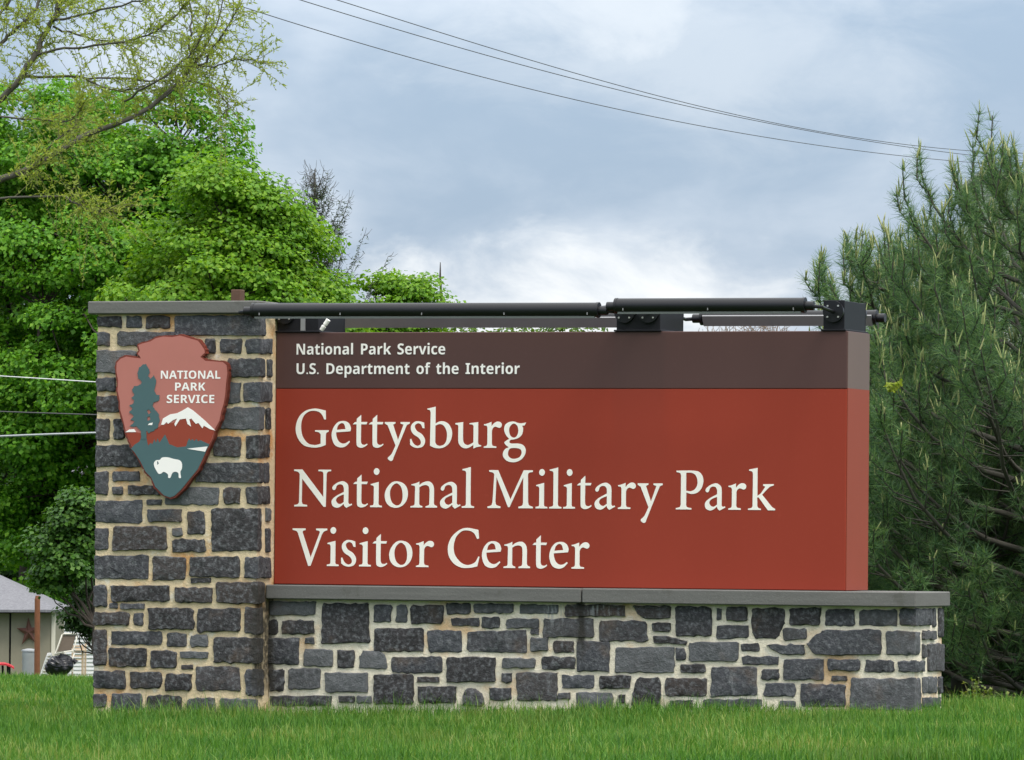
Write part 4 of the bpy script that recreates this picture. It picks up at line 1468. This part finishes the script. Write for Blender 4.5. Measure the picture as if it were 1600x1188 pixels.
def willow():
    rng = np.random.RandomState(81)
    D = 52.0
    zz = lambda x, y, dz=0.: at(x / 3.6, y / 3.6, D + dz)
    b = at(-330, 850, D); b[2] = gz(b)
    e = empty('willow_tree', b, 'leaning willow with sparse fresh leaves arching in from the upper left', 'tree')
    wood, tw, lf = Acc(), Acc(), Acc()
    f1, f2 = zz(-900, 1500), zz(-700, 1200)
    wood.tube([b - [0, 0, .1], b + (f1 - b) * .5 + [.05, 0, 0], f1, f2], [.2, .17, .14, .12], 10)
    BR = [
        ([(-900,1500,0),(-500,1250,-.2),(0,1010,-.3),(130,965,-.3),(220,920,-.3),(390,810,-.2),(580,725,0),(780,645,.1),(900,565,.2),(1000,480,.2),(1080,380,.3),(1110,330,.3)], 16, 7),
        ([(1080,380,.3),(1065,250,.3),(1072,170,.3),(1085,80,.4),(1060,0,.4)], 6, 3),
        ([(1085,378,.3),(1150,360,.2),(1200,270,.2),(1250,200,.1),(1310,100,.1),(1360,20,.1)], 6, 2.5),
        ([(1110,330,.3),(1160,260,.4),(1240,90,.5),(1270,-40,.5)], 5, 2),
        ([(700,570,0),(830,490,-.2),(950,420,-.3),(1060,320,-.3),(1120,230,-.3),(1180,60,-.3)], 5, 2),
        ([(-700,1200,0),(-300,800,.2),(0,560,.3),(80,490,.3),(150,380,.3),(200,300,.3),(250,190,.4),(310,90,.4),(350,-20,.4),(380,-120,.4)], 15, 9),
        ([(200,310,.3),(330,275,.2),(500,262,.1),(700,240,0),(850,190,-.1),(1000,90,-.1),(1060,-20,-.1)], 6, 2.5),
        ([(130,425,.3),(400,428,.5),(470,435,.5),(700,440,.6),(850,460,.6),(1050,455,.6),(1220,380,.6)], 6, 2),
        ([(470,440,.5),(560,490,.4),(700,520,.3),(820,480,.3)], 4, 2),
        ([(290,115,.4),(400,100,.2),(560,60,0),(780,5,-.2),(880,-40,-.2)], 6, 3),
        ([(300,150,.4),(400,185,.6),(520,220,.7),(640,240,.8),(760,300,.8)], 5, 2),
        ([(-400,600,.5),(0,250,.6),(60,190,.6),(150,110,.6),(230,0,.7),(260,-60,.7)], 9, 6),
        ([(-400,300,.2),(0,80,.2),(60,0,.2)], 6, 4),
        ([(-500,1180,-.3),(0,1115,-.5),(370,1110,-.6),(500,1180,-.7),(640,1190,-.7)], 6, 2),
        ([(-300,640,.2),(100,660,.1),(400,690,0),(470,600,0)], 5, 2),
        ([(220,920,-.3),(300,800,-.5),(430,700,-.5)], 4, 2),
        ([(310,90,.4),(400,20,.6),(440,-40,.6)], 6, 4),
        ([(900,565,.2),(1060,450,.1),(1220,500,0),(1290,600,-.1),(1240,680,-.1)], 4, 1.5),
        ([(1110,380,.2),(1210,370,.1),(1330,330,0),(1420,340,0),(1500,360,0)], 4, 1.5),
    ]
    k = D / FPX
    for pts, w0, w1 in BR:
        P = np.array([zz(*p) for p in pts])
        t0 = np.linspace(0, 1, len(P)); t1 = np.linspace(0, 1, len(P) * 3)
        S = np.stack([np.interp(t1, t0, P[:, i]) for i in range(3)], -1)
        S[1:-1] += rng.normal(0, .006, S[1:-1].shape)
        wood.tube(S, np.linspace(w0, w1, len(S)) * k * .38, 7)
        # twigs with fresh leaves
        length = np.linalg.norm(np.diff(P, axis=0), axis=1).sum()
        nt = int(length * 42)
        for _ in range(nt):
            f = rng.uniform(.12, 1.0) ** .75
            p = np.array([np.interp(f, t1, S[:, i]) for i in range(3)])
            pix = 800 + FPX * np.dot(p - CAM, RT) / np.dot(p - CAM, FW)
            if pix < -60:
                continue
            along = unit(S[min(len(S) - 1, int(f * (len(S) - 1)) + 1)] - S[max(0, int(f * (len(S) - 1)) - 1)])
            d = unit(along * .6 + rng.normal(0, .75, 3) + np.array([0, 0, .15]))
            L = rng.uniform(.12, .5)
            t_ = np.linspace(0, 1, 6)[:, None]
            sag = rng.uniform(-.1, .55)
            Q = p + d * L * t_ - np.array([0, 0, 1.]) * sag * L * t_ ** 2
            tw.tube(Q, np.linspace(.0032, .0018, 6), 3)
            m = int(L * rng.uniform(45, 80))
            tt = rng.uniform(.15, 1, m)
            R_ = np.stack([np.interp(tt, t_[:, 0], Q[:, i]) for i in range(3)], -1)
            y = unit(unit(Q[-1] - Q[0]) * .5 + rng.normal(0, .7, (m, 3)) + np.array([0, 0, .1]))
            x = unit(np.cross(y, rdir(m, rng)))
            T = np.array([(0, 0, 0), (.5, .4, .1), (0, 1, -.05), (-.5, .4, .1)])
            lf.add(*stamp(T, [(0, 1, 2), (0, 2, 3)], R_, x, y, np.cross(x, y), np.stack([rng.uniform(.010, .016, m), rng.uniform(.025, .055, m), np.full(m, .02)], -1)))
    wood.build('trunk', MAT['bark_willow'], e, True)
    tw.build('twigs', MAT['twig'], e)
    lf.build('crown', leaf_mat('willow_leaf', [(.15, (.17, .24, .04)), (.5, (.29, .37, .07)), (.85, (.42, .48, .13))], .55), e)


willow()


# far bare trees above the panel top
def bare_tree(px, py_top, D, R, seed, label):
    rng = np.random.RandomState(seed)
    topp = at(px, py_top, D); b = topp.copy(); b[2] = gz(b)
    H = topp[2] - b[2]
    e = empty('bare_tree', b, label, 'tree', 'far bare trees')
    wood, fz = Acc(), Acc()
    wood.tube([b, b + [0, 0, H * .4], b + [0, 0, H * .7]], [.22, .16, .08], 6)
    for _ in range(70):
        s = b + np.array([0, 0, H * rng.uniform(.35, .72)])
        az = rng.uniform(0, 6.28)
        f = rng.uniform(.2, 1)
        tip = b + np.array([math.cos(az) * R * f, math.sin(az) * R * f, H * (1 - .22 * f * f) * rng.uniform(.86, 1.0)])
        P = bent(s, tip, rng, 6, .1)
        wood.tube(P, np.linspace(.05, .012, 6), 4)
        for j in range(2, 6):
            for _ in range(7):
                d = unit(rng.normal(0, .7, 3) + [0, 0, .6]) * rng.uniform(.3, .9)
                fz.tube(np.stack([P[j], P[j] + d * .5 + rng.normal(0, .04, 3), P[j] + d]), [.012, .010, .007], 3)
    wood.build('trunk', MAT['bark'], e)
    fz.build('crown', plain('bare_twigs', (.20, .15, .11), .9, .2), e)


for i, (px, py, D, R, lab) in enumerate(((1115, 508, 220, 2.6, 'far bare brown treetop under the right lamp, leftmost'), (1160, 503, 225, 3, 'far bare brown treetop under the right lamp, middle one'),
                                        (1205, 505, 215, 2.6, 'far bare brown treetop under the right lamp, next to the pine'))):
    bare_tree(px, py, D, R, 90 + i, lab)


# ------------------------------------------------------------------ the yard behind, left of the pillar
def frame_box(m, p, u, v, w, ex, ey, ez):
    """box centred at p with half sizes ex, ey, ez along unit axes u, v, w"""
    V = [p + u * a * ex + v * b_ * ey + w * c_ * ez for a in (-1, 1) for b_ in (-1, 1) for c_ in (-1, 1)]
    return m.add(V, [(0, 1, 3, 2), (4, 6, 7, 5), (0, 4, 5, 1), (2, 3, 7, 6), (0, 2, 6, 4), (1, 5, 7, 3)])


ZU = np.array([0, 0, 1.])


def ybox(px0, py0, px1, py1, D, th, m=None):
    """upright box facing the lawn that spans a pixel rectangle at distance D"""
    m = m or MB()
    a, b_ = at(px0, py0, D), at(px1, py1, D)
    c_ = (a + b_) / 2 + FH * th / 2
    return frame_box(m, c_, RH, FH, ZU, abs(np.dot(b_ - a, RH)) / 2, th / 2, abs(a[2] - b_[2]) / 2)


def bar(m, pts, D, r, n=6, dd=None):
    P = [at(x, y, D + (dd[i] if dd else 0)) for i, (x, y) in enumerate(pts)]
    return m.tube(P, r, n)


beige = plain('beige_siding', (.25, .225, .165), .7, .15, 5)
shedroof = NT('grey_shingles')
_b = shedroof.node('ShaderNodeTexBrick')
shedroof.l.new(shedroof.map(shedroof.obj(), (0, 0, 0), (3, 3, 3)), _b.inputs['Vector'])
_b.inputs['Color1'].default_value = (.15, .15, .165, 1); _b.inputs['Color2'].default_value = (.21, .21, .225, 1); _b.inputs['Mortar'].default_value = (.13, .13, .14, 1)
shedroof = shedroof.done(_b.outputs['Color'], .85, .2)
DS = 98.0
sb = at(20, 1050, DS); sb[2] = gz(sb)
shed = empty('garden_shed', sb, 'beige garden shed with grey shingle roof at the lower left edge', 'shed')
zg = 1050 + (at(20, 1050, DS)[2] - sb[2]) * FPX / DS
for x0, x1 in ((-250, -60), (-59, 13), (17.5, 28.5), (29.2, 80.5)):
    ybox(x0, 958, x1, zg, DS, 2.6).build('wall_panel', beige, shed)
ybox(12, 959, 18.5, zg, DS + .06, .05).build('door_gap', MAT['black2'], shed)
ybox(80.6, 957, 84.5, zg, DS - .02, .12).build('corner_trim', plain('cream_trim', (.62, .58, .48), .6), shed)
ybox(-255, 952.5, 89, 957, DS - .25, .1).build('fascia', plain('drab_fascia', (.27, .25, .19), .7), shed)
e0, e1, e2, e3 = at(-260, 953, DS - .3), at(90, 953, DS - .3), None, None
e2, e3 = e1 + FH * 3.3, e0 + FH * 3.3
r0, r1 = at(-190, 893, DS + 1.35), at(-12, 893, DS + 1.35)
th_ = np.array([0, 0, -.04])
MB().add([e0, e1, e2, e3, r0, r1, e0 + th_, e1 + th_, e2 + th_, e3 + th_],
         [(0, 1, 5, 4), (1, 2, 5), (2, 3, 4, 5), (3, 0, 4), (6, 7, 8, 9), (0, 1, 7, 6), (1, 2, 8, 7), (2, 3, 9, 8), (3, 0, 6, 9)]).build('roof', shedroof, shed)

# rusty star on the shed
sc_ = at(45, 988, DS - .03)
SV, SF = [], []
R1, R2 = 23.5 * DS / FPX, 8.5 * DS / FPX
for i in range(10):
    a = math.pi / 2 + i * math.pi / 5 + .05
    r_ = R1 if i % 2 == 0 else R2
    SV.append(sc_ + RH * r_ * math.cos(a) * .85 + ZU * r_ * math.sin(a))
SV += [sc_ - FH * .07, sc_ + FH * .01]
for i in range(10):
    SF += [(i, (i + 1) % 10, 10), ((i + 1) % 10, i, 11)]
tag(MB().add(SV, SF).build('star_ornament', plain('rusty_tin', (.15, .065, .05), .7, .3, 20), None, origin=sc_), 'rusty five pointed tin star hung on the shed wall', 'ornament')

pp = at(58.5, 1050, 95.5); pp[2] = gz(pp)
pt = at(58.5, 931, 95.5)
tag(MB().tube([pp - ZU * .1, pp + (pt - pp) * .97, pt], [.047, .043, .03], 12).build('fence_post', plain('brown_post', (.20, .085, .045), .85, .3, 16, .2, bump=.3), None, origin=pp), 'round reddish brown wooden post in front of the shed', 'post')

bb = at(46, 1050, 96.8); bb[2] = gz(bb)
bin_ = empty('rubbish_bin', bb, 'ribbed grey metal bin beside the brown post', 'bin')
zt_ = at(46, 1018, 96.8)[2]
prof = [(.0, .11)]
nb_ = 9
ring_pts, ring_r = [], []
for i in range(nb_ * 2 + 1):
    ring_pts.append(bb + ZU * (zt_ - bb[2]) * i / (nb_ * 2)); ring_r.append((.125 if i % 2 else .115) * (0.9 + .1 * i / (nb_ * 2)))
MB().tube(ring_pts, ring_r, 16).build('body', plain('galvanised', (.33, .34, .35), .45, .15, 9, .5, .4), bin_, True)
MB().tube([bb + ZU * (zt_ - bb[2] + .001), bb + ZU * (zt_ - bb[2] + .025), bb + ZU * (zt_ - bb[2] + .045)], [.135, .13, .04], 16).build('lid', plain('galvanised_lid', (.36, .37, .38), .45, .15, 9, .5, .4), bin_, True)

# white slatted chair back leaning over
wc = at(76, 1052, 94.6); wc[2] = gz(wc)
wchair = empty('plastic_chair', wc, 'white slatted plastic chair tipped over beside the black bag', 'chair')
qa = [(63, 1052), (74.5, 1021), (79, 1021), (91, 1046), (87, 1056), (64, 1056)]
q3 = lambda x, y, d=0.: at(x, y, 94.6 + d)
for (x0, y0), (x1, y1) in (((63.5, 1056), (75.5, 1021)), ((88, 1056), (79, 1021)), ((75, 1022), (79.5, 1022))):
    a_, b2 = q3(x0, y0), q3(x1, y1)
    MB().tube([a_, a_ + (b2 - a_) * .5 - FH * .02, b2], .017, 8).build('frame_rail', MAT['white'], wchair, True)
for i in range(7):
    f = (i + .5) / 7
    a_, b2 = q3(75.5 - 11.5 * f, 1022 + 33 * f, -.02), q3(79 + 9 * f, 1022 + 33 * f, -.02)
    MB().tube([a_, (a_ + b2) / 2 - FH * .02, b2], .014, 6).build('slat', MAT['white'], wchair, True)

# black bin bag
bg = at(93, 1050, 93.8); bg[2] = gz(bg)
_r = np.random.RandomState(9)
nu, nv = 28, 18
BV, BF = [], []
bc = at(93, 1040, 93.8)
ph = _r.uniform(0, 6.28, 12)
for j in range(nv + 1):
    v_ = math.pi * j / nv
    for i in range(nu):
        u_ = 2 * math.pi * i / nu
        f = 1 + .11 * math.sin(3 * u_ + ph[0] + 2 * v_) + .05 * math.sin(7 * u_ + ph[1] - 3 * v_) + .04 * math.sin(11 * u_ + 5 * v_ + ph[2]) + _r.normal(0, .025)
        BV.append(bc + (RH * math.cos(u_) * .205 + FH * math.sin(u_) * .16) * math.sin(v_) ** .8 * f + ZU * (math.cos(v_) * .135 * f * (1 + .22 * math.sin(2 * u_ + 1))))
for j in range(nv):
    for i in range(nu):
        a_, b2 = j * nu + i, j * nu + (i + 1) % nu
        BF.append((a_, b2, b2 + nu, a_ + nu))
bag = empty('rubbish_bag', bg, 'knotted shiny black rubbish bag lying among the chairs', 'bag')
MB().add(BV, BF).build('sack', plain('black_plastic', (.012, .012, .016), .28, .2, 9, .5), bag)
kn = at(110, 1034, 93.8)
MB().tube([bc + RH * .15 + ZU * .05, kn, kn + RH * .05 + ZU * .02, kn + RH * .09 - ZU * .02], [.06, .018, .03, .045], 8).build('knot', plain('black_plastic_neck', (.014, .014, .018), .3, .2, 9, .5), bag)

# folding lawn chair with brown sling
lc = at(105, 1050, 96.2); lc[2] = gz(lc)
lchair = empty('lawn_chair', lc, 'white framed folding lawn chair with brown fabric back', 'chair')
fr = plain('cream_tube', (.66, .62, .54), .45, .05)
for pts, dd in (([(86, 1022), (90, 1012), (97, 992), (100, 990.5), (118, 990.5), (121, 993), (116, 1012), (113, 1020)], [0, 0, .1, .1, .1, .1, 0, 0]),
                ([(86, 1022), (100, 1019), (113, 1017)], [0, -.2, 0]), ([(101, 1019), (107, 1034), (113, 1050)], [-.2, -.2, -.1]), ([(112, 1014), (116, 1022), (104, 1050)], [0, 0, -.2]),
                ([(86, 1022), (92, 1036), (97, 1050)], [0, 0, 0])):
    bar(MB(), pts, 96.2, .011, 6, dd).build('tube_frame', fr, lchair, True)
sa = [at(90, 1018, 96.22), at(99, 992.5, 96.32), at(119, 992.5, 96.32), at(112, 1016, 96.22)]
MB().add([p for p in sa] + [p + FH * .012 for p in sa], [(0, 1, 2, 3), (7, 6, 5, 4), (0, 4, 5, 1), (1, 5, 6, 2), (2, 6, 7, 3), (3, 7, 4, 0)]).build('sling', plain('brown_sling', (.10, .078, .058), .85, .15, 30), lchair)

# wooden armchair
ac = at(127, 1050, 96.8); ac[2] = gz(ac)
achair = empty('garden_armchair', ac, 'pale slatted garden armchair nearest to the pillar foot', 'chair')
tan = plain('tan_wood', (.50, .38, .26), .75, .2, 12)
for x0, y0, x1, y1, d in ((112, 1008.5, 128, 1011, 0), (113, 1012.5, 128, 1014.5, 0), (114, 1018, 127, 1020.5, -.1), (113, 1024, 127, 1026.5, -.2), (113, 1030, 127, 1032, -.25)):
    ybox(x0, y0, x1, y1, 96.8 + d, .03).build('slat', tan, achair)
for x0, x1, y0, d in ((127.5, 130.5, 1007, 0), (132, 134.5, 1006, .3), (112, 114, 1010, .3)):
    ybox(x0, y0, x1, 1056, 96.8 + d, .04).build('leg', tan, achair)
ybox(117, 1015.5, 131, 1017, 96.65, .4).build('armrest', tan, achair)

# red cart
rc = at(8, 1050, 94.5); rc[2] = gz(rc)
cart = empty('garden_cart', rc, 'red curved garden cart tray at the extreme lower left', 'cart')
RV, RF = [], []
nn = 12
for i in range(nn):
    f = i / (nn - 1)
    x = -22 + 44 * f
    y = 1035 + 9 * (2 * f - 1.15) ** 2 * (1 if f > .5 else .9)
    for dd, off in ((-.18, 0), (.22, 0), (.22, 2.6), (-.18, 2.6)):
        RV.append(at(x, y + off + (2 if dd < 0 else 0), 94.5 + dd))
for i in range(nn - 1):
    for k in range(4):
        a_, b2 = i * 4 + k, i * 4 + (k + 1) % 4
        RF.append((a_, b2, b2 + 4, a_ + 4))
RF += [(0, 1, 2, 3), tuple((nn - 1) * 4 + k for k in (3, 2, 1, 0))]
MB().add(RV, RF).build('tray', plain('red_plastic', (.55, .03, .045), .4, .1), cart, True)
for x in (4, 12):
    bar(MB(), [(x, 1040), (x + 1, 1058)], 94.5, .018).build('leg', MAT['black2'], cart)

# white clapboard house behind
DH = 120.0
hb = at(100, 1050, DH); hb[2] = gz(hb)
house = empty('clapboard_house', hb, 'white clapboard house wall half hidden behind the maple leaves', 'house')
ybox(40, 842, 240, 1075, DH + .03, 5).build('wall', MAT['white'], house)
m = MB()
for i in range(36):
    y = 842 + i * 6.2
    a_, b2 = at(38, y, DH), at(242, y + 6.4, DH)
    m.add([at(38, y, DH + .02), at(242, y, DH + .02), at(242, y + 6.4, DH - .012), at(38, y + 6.4, DH - .012), at(242, y + 6.4, DH + .02), at(38, y + 6.4, DH + .02)],
          [(0, 1, 2, 3), (3, 2, 4, 5), (0, 3, 5), (1, 4, 2)])
tag(m.build('clapboards', plain('white_siding', (.62, .63, .63), .6, .06), house), kind='stuff')
ybox(36, 842, 39.5, 1075, DH - .03, .1).build('corner_board', MAT['white'], house)
h0, h1 = at(20, 842, DH - .3), at(260, 842, DH - .3)
h2, h3 = h1 + FH * 5.6, h0 + FH * 5.6
q0, q1 = (h0 + h3) / 2 + ZU * 1.6, (h1 + h2) / 2 + ZU * 1.6
MB().add([h0, h1, h2, h3, q0, q1], [(0, 1, 5, 4), (2, 3, 4, 5), (1, 2, 5), (3, 0, 4), (3, 2, 1, 0)]).build('roof', shedroof, house)

# building behind the pine at the upper right
DB = 150.0
ub = at(1590, 850, DB); ub[2] = gz(ub)
bld = empty('pale_building', ub, 'pale building with flat grey eave showing above the pine', 'building')
ybox(1542, 280, 1800, 1000, DB + .6, 7).build('wall', plain('pale_wall', (.55, .55, .52), .8, .05), bld)
ybox(1529, 268.5, 1810, 277.5, DB, 8.2).build('eave', plain('grey_eave', (.36, .34, .31), .7, .1), bld)
ybox(1529, 277.6, 1810, 280, DB + .1, .1).build('gutter', MAT['white'], bld)
fl = at(1539, 264, DB - .1)
MB().tube([fl - RH * .06, fl + RH * .10 - ZU * .03], [.05, .07], 10).build('floodlight', MAT['white'], bld)


# ------------------------------------------------------------------ overhead wires
def wire(pts, label, r, mat, Dl, Dr, x0=None, x1=None):
    xs = np.array([p[0] for p in pts]); ys = np.array([p[1] for p in pts])
    co = np.polyfit(xs, ys, min(3, len(pts) - 1))
    X = np.linspace(xs[0] if x0 is None else x0, xs[-1] if x1 is None else x1, 48)
    f = (X - X[0]) / (X[-1] - X[0])
    D = 1 / (1 / Dl + (1 / Dr - 1 / Dl) * f)
    sl0 = np.polyval(np.polyder(co), xs[0])
    yv = lambda x: np.polyval(co, x) if x >= xs[0] else np.polyval(co, xs[0]) + sl0 * (x - xs[0])
    P = [at(-1400, yv(-1400), D[0] * .9)] + [at(x, yv(x), d) for x, d in zip(X, D)]
    o = MB().tube(P, r, 5).build('overhead_wire', mat, None, origin=P[0])
    return tag(o, label, 'wire', 'overhead wires')


wm = plain('dark_wire', (.05, .05, .055), .6)
wire([(440, -25), (536.8, 0), (726.5, 63.9), (1040, 154), (1182, 187), (1387, 220.7), (1600, 240.8)], 'topmost thin dark wire crossing the sky', .0062, wm, 75, 130, 430, 1680)
wire([(440, -9), (469, 0), (726.5, 77.4), (1040, 158.7), (1182, 187.8), (1387, 226.5), (1600, 251)], 'middle dark wire of the three crossing the sky', .0062, wm, 75, 130, 400, 1680)
wire([(390, 14), (440, 31), (726.5, 113.4), (1000, 178), (1271, 226.5), (1513, 253.6)], 'lowest dark wire of the three crossing the sky', .0062, wm, 75, 130, 330, 1680)
wire([(-60, 584), (0, 588), (75, 592.5), (150, 597), (900, 660), (1500, 740)], 'thin white wire in front of the maple left of the plaque', 0.0068, plain('pale_wire', (.55, .56, .56), .5), 70, 70, -60, 1500)
wire([(-60, 684.5), (0, 682), (75, 679.5), (150, 676), (900, 690), (1500, 760)], 'thick pale grey cable in front of the maple left of the pillar', .0125, plain('grey_cable', (.30, .32, .33), .6, .3, 60), 70, 70, -60, 1500)
wire([(-60, 641), (0, 643), (75, 646.5), (150, 648), (900, 680), (1500, 750)], 'faint dark cable between the white wire and the grey cable', .008, wm, 72, 72, -60, 1500)

# ------------------------------------------------------------------ weeds at the end of the wall
weed_mat = leaf_mat('weed_leaf', [(.2, (.10, .16, .03)), (.6, (.20, .25, .06)), (.9, (.34, .34, .12))], .4)
_w = np.random.RandomState(77)
for i, (px, py, h, lab) in enumerate(((1503, 1092, .14, 'small yellow flowered weed just right of the wall end'), (1524, 1093, .20, 'taller yellow green weed beside the wall end'),
                                      (1541, 1092, .16, 'pale stalky weed in front of the dark pine base'), (1590, 1090, .12, 'low weed near the right picture edge'))):
    D = 39.5
    p = at(px, py, D); p[2] = gz(p)
    e = empty('weed', p, lab, 'weed', 'weeds at the lawn edge')
    st, lv = Acc(), Acc()
    for _ in range(9):
        d = unit(_w.normal(0, .28, 3) + ZU)
        L = h * _w.uniform(.6, 1.15)
        Q = np.stack([p, p + d * L * .5, p + d * L + _w.normal(0, .01, 3)])
        st.tube(Q, [.003, .0025, .0015], 4)
        m_ = 14
        tt = _w.uniform(.3, 1, m_)
        R_ = np.stack([np.interp(tt, [0, .5, 1], Q[:, k]) for k in range(3)], -1)
        leaves(lv, R_, rdir(m_, _w) + ZU, .024, _w)
    st.build('stem', MAT['twig'], e)
    lv.build('leaves', weed_mat, e)
p = at(1420, 625, 44.6); p[2] = gz(p)
e = empty('vine_sprig', p, 'bright yellow green leafy sprig against the dark pine beside the panel', 'sprig')
tp_ = at(1397, 606, 43.4)
MB().tube([p, p + (tp_ - p) * .5 + RH * .1 + FH * .3, p + (tp_ - p) * .9 + FH * .25, tp_], [.006, .005, .004, .003], 5).build('stem', MAT['bark'], e)
lv = Acc()
for _ in range(7):
    clump(lv, tp_ + _w.normal(0, .02, 3) + RH * _w.uniform(-.04, .05), .03, 16, .028, _w, -FH)
lv.build('leaves', leaf_mat('sprig_leaf', [(.2, (.17, .25, .02)), (.8, (.32, .37, .04))], .4), e)
